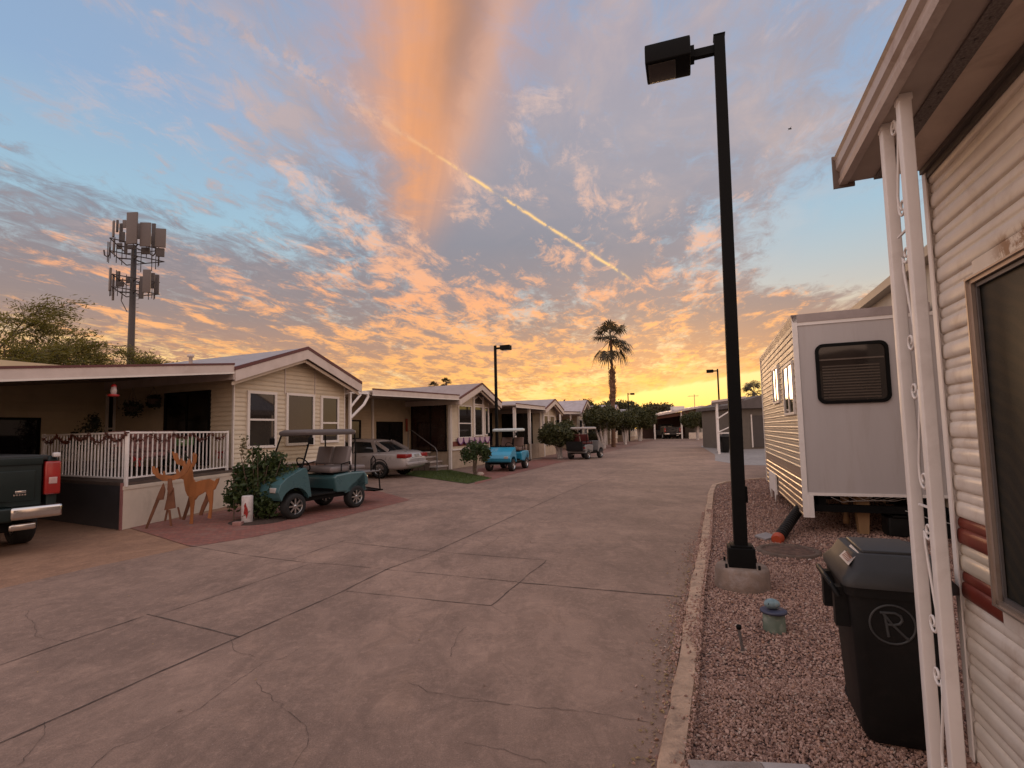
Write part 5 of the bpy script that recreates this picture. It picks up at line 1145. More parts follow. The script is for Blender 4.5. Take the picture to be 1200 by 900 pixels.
def make_cart(label, pos, heading, paint, roofm, seatm, ws=True, rear_seat=True, lift=.04):
    t = thing('golf_cart', label, 'golf cart', pos, heading, 'golf carts parked along the left side')
    r = .25; fx, rx = .82, -.78
    z = lift
    # front cowl: a loft across widths, nose rounded
    prof = [(.46, .36+z)]+[(fx-.30, .36+z)]+list(reversed(arch(fx, r+.02, .32, 12, 168)))[:0]
    cowl = [(.44, .35+z), (.50, .36+z)]+arch(fx, r+.03, .33, 165, 18)+[(1.17, .40+z), (1.21, .52+z), (1.16, .66+z), (1.02, .78+z), (.80, .88+z), (.62, .95+z), (.56, .93+z), (.50, .70+z)]
    b = MB(); b.prism(cowl, -.58, .58); b.build('front_cowl', paint, t, bevel=.035)
    rear = [(-.22, .36+z)]+[(-.14, .68+z), (-.20, .74+z), (-.62, .77+z), (-1.02, .76+z), (-1.13, .66+z), (-1.15, .45+z)]+arch(rx, r+.03, .33, 12, 168)
    b = MB(); b.prism(rear, -.58, .58); b.build('rear_body', paint, t, bevel=.035)
    b = MB(); b.box(-1.0, 1.0, -.50, .50, .26+z, .36+z); b.box(-1.05, -.2, -.48, .48, .3+z, .74+z); b.box(.5, 1.08, -.45, .45, .3+z, .66+z); b.build('chassis', M_BLACK, t)
    b = MB(); b.box(-.18, .5, -.56, .56, .355+z, .385+z); b.bar((.44, 0, .38+z), (.56, 0, .6+z), 1.0, .02); b.build('floor_board', M_BLKPL, t)
    sm = seatm
    b = MB(); b.rbox(-.62, -.10, -.52, .52, .78+z, .91+z, .05); b.build('seat', sm, t)
    for y in (-.27, .27):
        b = MB(); b.T = Matrix.Translation((-.58, y, .95+z)) @ Matrix.Rotation(R(-14), 4, 'Y'); b.rbox(-.05, .05, -.24, .24, -.02, .40, .045); b.build('backrest', sm, t)
    b = MB(); b.tube([(-.35, .56, .80+z), (-.35, .56, .96+z), (-.60, .56, 1.0+z), (-.62, .56, .8+z)], .014, 6); b.tube([(-.35, -.56, .80+z), (-.35, -.56, .96+z), (-.60, -.56, 1.0+z), (-.62, -.56, .8+z)], .014, 6); b.build('arm_rail', M_BLACK, t)
    if rear_seat:
        MB().rbox(-1.12, -.72, -.50, .50, .80+z, .90+z, .04).build('rear_seat', sm, t)
        MB().rbox(-1.62, -1.12, -.46, .46, .70+z, .735+z, .01).build('rear_platform', M_GREY, t)
        b = MB()
        for y in (-.44, .44):
            b.tube([(-1.50, y, .72+z), (-1.50, y, 1.0+z), (-1.44, y, 1.08+z), (-1.36, y, 1.0+z), (-1.36, y, .72+z)], .016, 6)
            b.tube([(-1.13, y, .72+z), (-1.6, y, .70+z), (-1.66, y, .25+z)], .018, 6); b.tube([(-1.05, y, .4+z), (-1.66, y, .27+z)], .016, 6)
        b.box(-1.78, -1.5, -.42, .42, .235+z, .265+z); b.build('grab_rail', M_BLACK, t)
    else:
        b = MB(); b.rbox(-1.3, -.78, -.5, .5, .74+z, .80+z, .01); b.box(-1.32, -1.29, -.5, .5, .45+z, .95+z); b.build('cargo_box', M_BLKPL, t)
    # roof, posts, windscreen
    zr = 1.665+z
    rr = MB(); ring = lambda k, zz: [(p[0], p[1], zz) for p in rect(-.20, 0, 1.34*k, 1.06*k, .12, 5)]
    rr.loft([ring(.97, zr-.06), ring(1, zr-.02), ring(.99, zr+.03), ring(.88, zr+.065)]); rr.build('roof', roofm, t)
    b = MB()
    for y in (-.50, .50):
        b.tube([(.66, y, .88+z), (.60, y, 1.0+z), (.38, y*.96, zr-.03)], .018, 6); b.tube([(-.80, y, .72+z), (-.82, y, 1.2+z), (-.80, y*.98, zr-.03)], .018, 6)
    b.tube([(.60, -.5, 1.0+z), (.60, .5, 1.0+z)], .014, 6); b.tube([(-.80, -.49, zr-.045), (.39, -.48, zr-.045)], .012, 6); b.tube([(-.80, .49, zr-.045), (.39, .48, zr-.045)], .012, 6); b.tube([(.40, -.48, zr-.06), (.40, .48, zr-.06)], .014, 6); b.build('roof_posts', M_BLACK, t)
    if ws:
        g = bpy.data.materials.get('clear_screen')
        if not g:
            g = bpy.data.materials.new('clear_screen'); g.use_nodes = True; T = NT(g.node_tree); tr_ = T.new('ShaderNodeBsdfTransparent'); gl = T.new('ShaderNodeBsdfGlossy'); gl.inputs['Roughness'].default_value = .05
            tr_.inputs[0].default_value = (.80, .78, .74, 1); mx = T.new('ShaderNodeMixShader'); mx.inputs[0].default_value = .07; T.l.new(tr_.outputs[0], mx.inputs[1]); T.l.new(gl.outputs[0], mx.inputs[2]); T.l.new(mx.outputs[0], T.n['Material Output'].inputs[0])
        MB().add([(.605, -.48, 1.0+z), (.605, .48, 1.0+z), (.39, .46, zr-.06), (.39, -.46, zr-.06)], [(0, 1, 2, 3)]).build('windscreen', g, t, solid=.006)
    b = MB(); cs = Vector((.38, .24, 1.0+z)); M_ = Matrix.Rotation(R(-55), 3, 'Y'); b.tube([cs+M_ @ Vector((.17*math.cos(a), .17*math.sin(a), 0)) for a in [2*math.pi*i/20 for i in range(21)]], .014, 6)
    b.tube([cs+M_ @ Vector((0, -.17, 0)), cs+M_ @ Vector((0, .17, 0))], .012, 6); b.tube([cs, cs+M_ @ Vector((0, 0, -.4))], .022, 6); b.build('steering_wheel', M_BLACK, t)
    for y in (-.40, .40):
        h = MB(); h.rbox(1.10, 1.215, y-.09, y+.09, .50+z, .60+z, .02); h.build('headlight', mat('headlamp_lens', (.40, .38, .36), .15, var=.1), t)
    for y in (-.62, .62):
        h = MB(); h.rbox(.48, .53, y-.06, y+.06, 1.42+z, 1.56+z, .015); h.tube([(.52, y*.82, 1.40+z), (.51, y, 1.45+z)], .01, 5); h.build('mirror', M_BLACK, t)
    for y in (-.5, .5): MB().rbox(-1.165, -1.14, y-.08, y+.04, .56+z, .64+z, .01).build('tail_light', M_RED, t)
    for x in (fx, rx):
        for y in (-.50, .50): wheel(t, (x, y, r), r, .20, 8, rim=M_ALLOY if ws else M_CHROME)
    return t
def place_by_wheels(front, rear, side=1):
    f, r = G(*front), G(*rear); h = (f-r).normalized(); left = Vector((-h.y, h.x, 0)); c = (f+r)/2-left*.5*side
    return c, math.atan2(h.y, h.x)
M_TEAL = mat('teal_paint', (.052, .125, .138), .3, var=.08, coat=.5); M_CYAN = mat('bright_blue_paint', (.03, .30, .48), .3, var=.06, coat=.4)
M_SEAT = mat('grey_brown_vinyl', (.19, .16, .155), .55, var=.08, bump=.1); M_ROOFG = mat('cart_roof_taupe', (.10, .082, .078), .5, var=.06)
c, a = place_by_wheels((348, 607), (413, 595))
make_cart('teal golf cart with grey seats and taupe roof beside the leafy shrub', c, a, M_TEAL, M_ROOFG, M_SEAT)
c = (G(594, 554)+G(612, 548))/2; make_cart('bright blue golf cart with pale roof outside the second home', c+Vector((-.3, .3, 0)), math.atan2(-.94, -.36), M_CYAN, mat('pale_roof_plastic', (.50, .55, .54), .45, var=.05), mat('brown_vinyl', (.16, .10, .08), .6), ws=False, lift=.02)
c = G(686, 538)+Vector((.1, .6, 0)); make_cart('black and white golf cart seen from behind near the round trees', c, math.atan2(.82, .57), mat('cart_white_paint', (.20, .19, .185), .35, var=.05), mat('white_roof_plastic', (.38, .34, .31), .45), mat('red_vinyl', (.10, .018, .016), .5), ws=False, rear_seat=False)

def car_loft(st, n=9):
    """st: (x, half width, z bottom, z shoulder, z top)"""
    rings = []
    for x, w, zb, zs, zt in st:
        half = [(w*.90, zb), (w*.985, zb+(zs-zb)*.18), (w, zb+(zs-zb)*.5), (w*.985, zb+(zs-zb)*.82), (w*.93, zs), (w*.80, zs+(zt-zs)*.62), (w*.5, zt-(zt-zs)*.06), (0, zt)]
        rings.append([(x, y, z) for y, z in half]+[(x, -y, z) for y, z in reversed(half[:-1])])
    return rings
def make_sedan(label, pos, heading):
    t = thing('parked_car', label, 'car', pos, heading)
    P = mat('silver_beige_paint', (.46, .42, .41), .3, .25, var=.02, coat=.6)
    st = [(-2.50, .70, .42, .62, .70), (-2.46, .80, .36, .78, .86), (-2.38, .86, .30, .88, .97), (-2.05, .90, .26, .93, 1.02), (-1.4, .92, .22, .94, 1.02), (-.4, .93, .20, .92, .98), (.8, .93, .20, .90, .96), (1.3, .92, .22, .86, .95), (1.9, .89, .24, .78, .86), (2.3, .82, .30, .68, .74), (2.45, .70, .36, .58, .64)]
    b = MB(); b.loft(car_loft(st)); b.build('body', P, t, sub=1)
    gh = []
    for x, wb, wt, zb, zt in ((-1.72, .74, .72, .99, 1.0), (-1.30, .79, .64, .98, 1.24), (-.92, .80, .60, .97, 1.40), (-.2, .81, .61, .95, 1.45), (.35, .80, .60, .95, 1.41), (.85, .79, .62, .94, 1.18), (1.30, .74, .70, .92, .95)):
        h = [(wb, zb-.05), (wb, zb), (wt+.03, zt-.09), (wt-.05, zt-.02), (wt*.5, zt), (0, zt+.005)]
        gh.append([(x, y, z) for y, z in h]+[(x, -y, z) for y, z in reversed(h[:-1])])
    MB().loft(gh).build('windows', glass('car_glass', (.015, .018, .02), .05), t)
    rf = []
    for x, w, z in ((-1.10, .60, 1.345), (-.90, .62, 1.42), (-.2, .64, 1.468), (.35, .62, 1.43), (.50, .60, 1.37)):
        rf.append([(x, w, z-.10), (x, w-.03, z-.015), (x, w*.5, z), (x, 0, z+.006), (x, -w*.5, z), (x, -(w-.03), z-.015), (x, -w, z-.10)])
    MB().loft(rf, closed=False, cap=False).build('roof', P, t, solid=.01)
    for s in (-1, 1):
      for pa in (((-1.08, s*.62, 1.33), (-1.70, s*.755, 1.0), .12, .03), ((-.95, s*.64, 1.37), (-1.22, s*.83, .95), .15, .02), ((-.2, s*.64, 1.38), (-.25, s*.825, .95), .06, .02), ((.48, s*.62, 1.36), (1.25, s*.76, .93), .05, .03)): MB().bar(*pa, up=(0, 1, 0)).build('pillar', P, t)
    b = MB()
    for s in ():
        b.bar((-1.08, s*.62, 1.33), (-1.70, s*.755, 1.0), .12, .03, up=(0, 1, 0)); b.bar((-.95, s*.64, 1.37), (-1.22, s*.83, .95), .15, .02, up=(0, 1, 0)); b.bar((-.2, s*.64, 1.38), (-.25, s*.825, .95), .06, .02, up=(0, 1, 0)); b.bar((.48, s*.62, 1.36), (1.25, s*.76, .93), .05, .03, up=(0, 1, 0))
    for s in (-1, 1):
        MB().rbox(-2.485, -2.12, s*.635-.25, s*.635+.25, .73, .88, .03).build('tail_light', M_RED, t)
        MB().rbox(2.25, 2.40, s*.55-.17, s*.55+.17, .58, .70, .03).build('headlight', M_CHROME, t)
        b = MB(); b.rbox(.85, 1.0, s*.93-.08, s*.93+.08, .96, 1.08, .03); b.build('mirror', P, t)
        for x in (-.85, .25): MB().rbox(x, x+.18, s*.925-.012, s*.925+.012, .80, .83, .008).build('door_handle', P, t)
        b = MB(); [b.bar((x, s*.928, .35), (x+.02, s*.925, .88), .008, .008) for x in (-1.15, -.2, .95)]; b.build('door_gap', M_BLACK, t)
        for x in (-1.42, 1.42):
            MB().lathe([(0, s*.80), (.355, s*.80), (.355, s*.925), (.33, s*.93)], (x, 0, .36), 24, 'y').build('wheel_arch', M_BLACK, t)
            wheel(t, (x, s*.83, .32), .32, .21, 10)
    b = MB(); b.rbox(-2.53, -2.44, -.80, .80, .46, .56, .02); b.build('bumper_trim', mat('pale_bumper', (.45, .40, .38), .4, .2), t)
    MB().rbox(-2.49, -2.465, -.42, .42, .72, .745, .004).build('trunk_trim', M_CHROME, t)
    MB().box(-2.50, -2.475, -.15, .15, .76, .86).build('licence_plate', mat('plate_pale', (.40, .38, .36), .5), t)
    return t
hd = Vector((-.955, .30, 0)).normalized(); lf = Vector((-hd.y, hd.x, 0))
rw = G(446, 560.5)
make_sedan('silver beige sedan parked nose-in between the first and second homes', rw-lf*.83+hd*1.42, math.atan2(hd.y, hd.x))

def make_pickup(label, pos, heading, paint):
    t = thing('pickup_truck', label, 'pickup truck', pos, heading)
    P = paint
    b = MB(); sy = 1.0
    for s in (-1, 1):
        pr = [(-2.9, .66), (-2.9, 1.36), (-2.86, 1.42), (-.62, 1.42), (-.62, .55), (-1.25, .5)]+arch(-1.75, .42, .47, 5, 175)+[(-2.5, .56)]
        b = MB(); lo, hi = sorted((s*.86, s*.99)); b.prism(pr, lo, hi); b.build('bed_side', P, t, bevel=.03)
    MB().box(-2.8, -.65, -.86, .86, .62, .72).build('bed_floor', M_BLKPL, t)
    MB().box(-.68, -.62, -.9, .9, .6, 1.42).build('bed_front', P, t)
    b = MB(); b.rbox(-2.93, -2.85, -.80, .80, .70, 1.40, .02); b.rbox(-2.955, -2.92, -.80, .80, 1.30, 1.41, .015); b.rbox(-2.945, -2.92, -.72, .72, .78, 1.22, .012); tg = b.build('tailgate', P, t)
    MB().rbox(-2.97, -2.94, -.16, .16, 1.10, 1.20, .012).build('handle', M_BLKPL, tg)
    b = MB(); b.rbox(-2.955, -2.945, -.62, -.50, .895, .93, .003); [b.box(-2.953, -2.946, -.62+.03*i, -.602+.03*i, .86, .88) for i in range(5)]; b.build('badge', M_CHROME, tg)
    MB().rbox(-2.9, -.6, -.87, .87, 1.36, 1.44, .02).build('bed_cover', mat('bed_cover', (.02, .022, .022), .6), t)
    for s in (-1, 1):
        b = MB(); b.rbox(-2.96, -2.80, s*.92-.095, s*.92+.095, .84, 1.34, .03); tl = b.build('tail_light', M_RED, t); b = MB(); b.rbox(-2.968, -2.95, s*.92-.05, s*.92+.05, 1.0, 1.10, .01); b.build('reverse_lens', mat('lens_clear', (.5, .35, .33), .2), tl)
        MB().rbox(-3.10, -2.84, s*.72-.29, s*.72+.29, .52, .70, .04).build('bumper_end', M_CHROME, t)
        MB().rbox(-2.98, -2.88, s*.955-.04, s*.955+.04, 1.40, 1.47, .02).build('bed_cap', mat('white_cap', (.6, .58, .57), .4), t)
    MB().rbox(-3.08, -2.86, -.46, .46, .50, .70, .03).build('bumper_step', P, t)
    MB().rbox(-3.0, -2.75, -.74, -.44, .36, .46, .03).build('exhaust_tip', M_CHROME, t); MB().rbox(-2.9, -2.6, -.6, .6, .34, .5, .03).build('hitch', M_BLACK, t)
    MB().box(-2.85, 2.4, -.55, .55, .38, .60).build('chassis', M_BLACK, t)
    st = [(-.58, .97, .45, 1.06, 1.10), (.0, .99, .42, 1.08, 1.14), (1.2, .99, .42, 1.08, 1.14), (1.5, .98, .45, 1.06, 1.16), (2.3, .96, .46, 1.02, 1.10), (2.65, .90, .5, .95, 1.0), (2.75, .80, .55, .85, .9)]
    MB().loft(car_loft(st)).build('cab_body', P, t)
    gh = []
    for x, wb, wt, zb, zt in ((-.56, .86, .80, 1.08, 1.60), (-.45, .87, .76, 1.08, 1.78), (.3, .88, .76, 1.08, 1.84), (.75, .87, .76, 1.08, 1.78), (1.45, .82, .78, 1.08, 1.16)):
        h = [(wb, zb-.05), (wb, zb), (wt+.04, zt-.12), (wt-.04, zt-.03), (wt*.5, zt), (0, zt+.01)]; gh.append([(x, y, z) for y, z in h]+[(x, -y, z) for y, z in reversed(h[:-1])])
    MB().loft(gh).build('cab_windows', glass('car_glass'), t)
    rf = [[(x, w, z-.13), (x, w-.04, z-.02), (x, w*.5, z), (x, 0, z+.01), (x, -w*.5, z), (x, -(w-.04), z-.02), (x, -w, z-.13)] for x, w, z in ((-.50, .82, 1.76), (-.4, .84, 1.80), (.3, .84, 1.86), (.8, .82, 1.79))]
    MB().loft(rf, closed=False, cap=False).build('cab_roof', P, t, solid=.012)
    for s in (-1, 1):
        MB().rbox(.95, 1.12, s*1.08-.10, s*1.08+.10, 1.12, 1.36, .03).build('mirror', M_BLKPL, t); MB().rbox(2.6, 2.75, s*.7-.18, s*.7+.18, .78, .95, .03).build('headlight', M_CHROME, t)
        for x in (-1.75, 1.85): wheel(t, (x, s*.86, .38), .38, .26, 6)
    return t
M_GREENP = mat('dark_green_paint', (.006, .014, .013), .45, .0, var=.08, coat=.15, spec=.3)
hd = Vector((-.84, .54, 0)).normalized(); rt = Vector((hd.y, -hd.x, 0))
cor_ = AT(73, 600, 7.9); cor_.z = 0
make_pickup('dark green pickup truck seen from behind at the left edge of the picture', cor_-rt*1.02+hd*3.05, math.atan2(hd.y, hd.x), M_GREENP)
pk = make_pickup('distant dark pickup truck parked inside the open far carport', (AT(781, 505, FD+4).x, FD+4.0, 0), R(90), mat('far_truck_paint', (.02, .018, .018), .4, coat=.3))
pk.scale = (1, 1.15, 1.15)

# ------------------------------------------------------------------ trees and plants
F_CITRUS = foliage('citrus_leaves', (.022, .042, .010), (.055, .085, .020), .25)
F_OLIVE = foliage('round_tree_leaves', (.028, .036, .010), (.08, .08, .022), .2)
F_MESQ = foliage('mesquite_leaves', (.075, .075, .016), (.16, .14, .03), .45)
F_PALM = foliage('palm_leaves', (.035, .030, .014), (.07, .055, .022), .25)
F_FAR = foliage('far_leaves', (.04, .042, .014), (.085, .075, .026), .25)
def round_tree(label, base, h, cr, ch, seed, name='round_tree', trunks=4, tm=M_LIME, leaf=.05, n=3500, fm=F_OLIVE, group='clipped round trees with limewashed trunks', twid=.35):
    g = random.Random(seed); t = thing(name, label, 'tree' if name != 'shrub' else 'shrub', base, 0, group)
    tk = MB()
    for i in range(trunks):
        a = 6.28*i/trunks+g.uniform(-.4, .4); k = g.uniform(.3, 1)*twid
        p1 = (g.uniform(-.06, .06), g.uniform(-.06, .06), 0); p2 = (math.cos(a)*k*.45+g.uniform(-.05, .05), math.sin(a)*k*.45, (h-ch)*.5); p3 = (math.cos(a)*k, math.sin(a)*k, h-ch*.72); p4 = (math.cos(a)*k*1.5, math.sin(a)*k*1.5, h-ch*.35)
        r = .075*cr/1.2*(.8+.4*g.random()); tk.tube([p1, p2, p3, p4], [r*1.25, r, r*.8, r*.4], 7)
    tk.build('trunk', tm, t)
    wild = name == 'shrub'; cl = [(0, 0, h-ch/2, cr*.82, cr*.82, ch*.42)] if not wild else [(0, 0, h-ch/2, cr*.4, cr*.4, ch*.3)]
    for i in range(22):
        a = g.uniform(0, 6.28); e = g.uniform(-.9, 1.0); k = math.cos(e)
        cl.append((math.cos(a)*k*cr*.72, math.sin(a)*k*cr*.72, h-ch/2+math.sin(e)*ch*.33, cr*g.uniform(.24, .36), cr*g.uniform(.24, .36), ch*g.uniform(.18, .26)))
    leaf_cloud('crown', fm, t, cl, int(n*(2.0 if wild else 3.2)), leaf*(1.0 if wild else 1.15), seed, .3 if wild else .72); return t
# citrus shrub beside the teal cart
sh = thing('shrub', 'dense dark green leafy shrub between the cardinal ornament and the teal golf cart', 'shrub', G(300, 610)+Vector((0, .12, 0)))
tk = MB(); g = random.Random(5)
for i in range(9):
    a = g.uniform(0, 6.28); k = g.uniform(.15, .5); tk.tube([(g.uniform(-.1, .1), g.uniform(-.1, .1), 0), (math.cos(a)*k*.5, math.sin(a)*k*.4, .5), (math.cos(a)*k, math.sin(a)*k*.6, 1.0+g.uniform(0, .4))], [.018, .013, .006], 5)
tk.tube([(-.45, -.1, 0), (-.45, -.1, .4)], .012, 5); tk.build('stem', M_BARK, sh)
leaf_cloud('foliage', F_CITRUS, sh, [(0, .1, .72, .45, .35, .45), (-.38, .05, .55, .32, .3, .36), (.36, .1, .72, .32, .3, .42), (.1, .1, 1.12, .30, .25, .25), (-.12, .1, 1.30, .13, .12, .22), (.5, .15, .45, .22, .22, .3), (-.55, 0, .42, .16, .18, .22), (.05, -.05, .35, .4, .25, .22), (.3, .1, 1.15, .2, .2, .2), (-.45, .1, .95, .14, .14, .2), (.62, .2, .8, .16, .2, .25), (-.1, .0, .9, .3, .25, .3), (.34, -.06, .40, .26, .22, .36), (.40, -.02, .68, .20, .2, .22), (.15, -.1, .25, .3, .2, .24)], 4400, .052, 51, .15, aspect=.45)
leaf_cloud('light_foliage', foliage('pale_leaves', (.10, .10, .05), (.22, .19, .11), .3), sh, [(-.62, .55, 1.45, .12, .15, .30), (-.52, .5, 1.1, .10, .12, .22)], 130, .034, 52, .1)
bed_ = thing('planting_bed', 'dark planting hole with pebbles at the foot of the leafy shrub', 'planting bed', G(293, 612)+Vector((.1, .15, 0)))
MB().lathe([(.0, .03), (.35, .028), (.52, .012), (.55, .0)], n=26).build('soil', mat('dark_soil', (.05, .028, .02), .95, var=.4, vscale=25, bump=1), bed_)
round_tree('small lollipop shrub with glossy leaves in front of the second home', G(557, 557), 1.35, .66, .95, 61, 'shrub', 2, M_BARK, .05, 1100, F_CITRUS, None, .08)
pb = thing('garden_stone', 'pale stones at the foot of the small lollipop shrub', 'stone', G(563, 557.5))
bm = bmesh.new(); bmesh.ops.create_icosphere(bm, subdivisions=2, radius=.12)
for v in bm.verts: v.co = Vector((v.co.x*1.2, v.co.y, v.co.z*.8+.06))*(1+random.uniform(-.1, .1))
ps_ = MB(); ps_.bm(bm, True); ps_.build('stone', mat('pale_stone', (.42, .33, .28), .8, var=.2), pb)
round_tree('broad low round tree with limewashed trunk, nearest of the clipped trees', G(656, 537.5), 2.15, 1.2, 1.5, 62, n=2600, leaf=.065)
round_tree('large clipped round tree in front of the palm trunk', G(707, 525.5), 3.7, 1.75, 2.4, 63, n=3600, leaf=.08, trunks=6, twid=.8)
round_tree('smaller clipped round tree just right of the palm trunk', G(733, 521), 3.5, 1.5, 2.2, 64, n=2200, leaf=.09)
round_tree('clipped round tree furthest along the left side of the street', G(750, 516.8), 4.4, 2.3, 3.0, 65, n=2400, leaf=.11)
round_tree('lone clipped round tree in front of the far carport house', (AT(817, 505, 64).x, 64, 0), 3.7, 2.0, 2.3, 66, n=2400, leaf=.10)
round_tree('small dark bush under the big round tree beside the carts', G(693, 524), 1.5, .9, 1.2, 67, 'shrub', 3, M_BARK, .08, 900, F_FAR, None)
def far_tree(label, px, d, h, r, seed):
    b = AT(px, 500, d); t = thing('dense_tree', label, 'tree', (b.x, d, 0), 0, 'dark dense trees beyond the homes'); g = random.Random(seed)
    tk = MB(); tk.tube([(0, 0, 0), (.1, 0, h*.35), (.2, .1, h*.6)], [.3, .22, .1], 7); tk.build('trunk', M_BARK, t)
    cl = [(g.uniform(-r, r)*.8, g.uniform(-r, r)*.5, h*.55+g.uniform(-.1, .28)*h, r*g.uniform(.3, .5), r*.4, h*g.uniform(.16, .22)) for _ in range(16)]
    leaf_cloud('crown', F_FAR, t, cl, 5200, .24, seed, .5)
far_tree('dark tree mass far behind, left of the palm trunk', 677, 92, 6.6, 4.8, 71); far_tree('dark tree mass far behind the palm trunk', 705, 95, 7.0, 4.6, 72)
far_tree('dark tree far behind, just right of the palm trunk', 731, 98, 7.0, 4.0, 73); far_tree('rounded dark tree behind the last clipped tree', 764, 95, 6.3, 4.0, 74)
far_tree('dark tree behind the left end of the far carport', 778, 100, 6.3, 2.6, 75)
# palms
def palm(label, base, h, crown, seed, trunk_r=.22, nf=25, boots=True, blade=1.0, group=None):
    g = random.Random(seed); t = thing('fan_palm', label, 'palm tree', base, 0, group)
    tk = MB(); n = 46; pts = []; rr = []
    for i in range(n+1):
        z = h*i/n; f = i/n; r = trunk_r*(1.15-.35*f)
        if boots and .42 < f < .72: r = trunk_r*1.35*(1.0 if i % 2 else 1.2)
        elif boots and f >= .72: r = trunk_r*.62*(1.15 if f > .86 else .95)
        elif i % 2: r *= 1.06
        pts.append((.12*math.sin(f*2.2), .05*math.sin(f*3), z)); rr.append(r)
    tk.tube(pts, rr, 10, smooth=False)
    tr_ = tk.build('trunk', mat('palm_bark', (.16, .085, .05), .9, var=.35, vscale=5, bump=.8, bscale=12), t)
    if boots:
        bt = MB()
        for i in range(120):
            z = h*g.uniform(.42, .74); a = g.uniform(0, 6.28); r = trunk_r*1.3; p = Vector((math.cos(a)*r+.1, math.sin(a)*r, z)); bt.bar(p, p+Vector((math.cos(a)*.16, math.sin(a)*.16, .22+g.uniform(-.1, .1))), .05, .02)
        bt.build('leaf_bases', mat('palm_boots', (.17, .09, .05), .9, var=.3), tr_)
    top = Vector(pts[-1]); fr = MB(); dead = MB()
    for i in range(nf):
        a = g.uniform(0, 6.28); k = i/nf; el = R(82-150*k+g.uniform(-12, 12)); L = crown*(.50+.12*g.random())
        d = Vector((math.cos(a)*math.cos(el), math.sin(a)*math.cos(el), math.sin(el)))
        droop = Vector((0, 0, -crown*(.10+.22*k))); q1 = top+d*L*.5+droop*.1; q2 = top+d*L+droop*.45
        fr.tube([top, q1, q2], [.035, .028, .018], 4)
        u = (q2-q1).normalized(); sd = u.cross(Vector((0, 0, 1)))
        sd = sd.normalized() if sd.length > .1 else Vector((1, 0, 0)); up_ = sd.cross(u)
        nb = 17; fl = crown*(.50+.1*g.random())*blade
        for j in range(nb):
            b_ = R(-115+230*j/(nb-1)); dirn = (u*math.cos(b_)+sd*math.sin(b_)+up_*.06*math.cos(b_*2)).normalized()
            ln = fl*(.65+.35*math.cos(b_*.7))*(.85+.3*g.random()); w = dirn.cross(up_).normalized()*.030*crown
            m1 = q2+dirn*ln*.6+Vector((0, 0, -.05*ln)); m2 = q2+dirn*ln+Vector((0, 0, -ln*(.30+.25*g.random())))
            fr.add([q2, m1+w, m2, m1-w], [(0, 1, 2, 3)])
    fr.build('fronds', F_PALM, t); return t
palm('tall fan palm with a shaggy upper trunk rising behind the round trees', G(719, 524), 9.6, 2.1, 81, trunk_r=.17)
palm('distant fan palm above the shed roof on the right', (AT(885, 505, 60).x, 60, 0), 5.5, 1.75, 82, nf=20, boots=False, trunk_r=.2)
palm('far off tiny fan palm above the second home roof, lower one', (AT(508, 505, 130).x, 130, 0), 13.3, 1.7, 83, nf=24, boots=False, trunk_r=.3, group=None)
palm('far off tiny fan palm above the second home roof, taller one', (AT(523, 505, 130).x, 130, 0), 14.2, 1.7, 84, nf=24, boots=False, trunk_r=.3)
# feathery mesquite behind the first home
def mesquite(label, base, seed, arms, nleaf=9000, leaf=.075, h0=.8):
    g = random.Random(seed); t = thing('mesquite_tree', label, 'tree', base); tk = MB(); tips = []
    def grow(p, d, L, r, lev):
        pts = [p]; q = p.copy(); dd_ = d.copy()
        for i in range(4):
            dd_ = (dd_+Vector((g.gauss(0, .16), g.gauss(0, .16), g.gauss(-.03*lev, .1)))).normalized(); q = q+dd_*L/4; pts.append(q.copy())
        tk.tube(pts, [r*(1-.16*i) for i in range(5)], 5 if lev < 2 else 3, cap=False)
        if lev >= 3:
            for s in range(1, 5): tips.append((pts[s].copy(), dd_.copy()))
            return
        for k in range(4 if lev < 2 else 4):
            st = pts[g.choice((2, 3, 4, 4))]; nd = (dd_+Vector((g.gauss(0, .55), g.gauss(0, .55), g.gauss(.02, .32)))).normalized(); grow(st, nd, L*g.uniform(.55, .78), r*.55, lev+1)
    for d, L in arms: grow(Vector((0, 0, h0)), Vector(d).normalized(), L, .17, 0)
    tk.tube([(0, 0, 0), (0, 0, h0+.2)], [.3, .24], 8); tk.build('trunk', M_BARK, t)
    gg = np.random.default_rng(seed); n = nleaf; k = gg.integers(0, len(tips), n); P = np.array([list(tips[i][0]) for i in range(len(tips))])[k]; Dn = np.array([list(tips[i][1]) for i in range(len(tips))])[k]
    c = P+gg.normal(size=(n, 3))*np.array([.30, .30, .12]); a = Dn+gg.normal(size=(n, 3))*np.array([.7, .7, .25]); a[:, 2] -= .1; a /= np.linalg.norm(a, axis=1)[:, None]
    b = np.cross(a, gg.normal(size=(n, 3))); b /= np.linalg.norm(b, axis=1)[:, None]; s = leaf*(.6+.9*gg.random(n))[:, None]
    v = np.stack([c-a*s, c+b*s*.22, c+a*s, c-b*s*.22], 1).reshape(-1, 3); raw_mesh('crown', v, np.arange(n*4).reshape(n, 4), F_MESQ, t)
    return t
mq = AT(-60, 500, 24); mesquite('feathery yellow-green mesquite tree rising behind the first home at far left', (mq.x, 24, 0), 91, [((.2, 0, 1), 3.9), ((-.5, .2, 1), 3.9), ((.8, .1, .65), 4.2), ((.1, -.4, 1), 3.8), ((1.0, .3, .36), 4.8), ((.9, -.3, .5), 4.6), ((-.9, 0, .7), 4), ((.6, -.2, .6), 4.2)], 80000, .10)
mq = AT(135, 500, 27); mesquite('lower mesquite crown behind the roof in front of the cell tower', (mq.x, 27, 0), 92, [((.5, 0, .5), 2.3), ((-.5, .2, .6), 2.5), ((.9, .1, .25), 2.6), ((-.9, -.2, .5), 2.6), ((0, 0, 1), 1.9), ((-1, 0, .3), 3.0)], 50000, .085, h0=2.7)

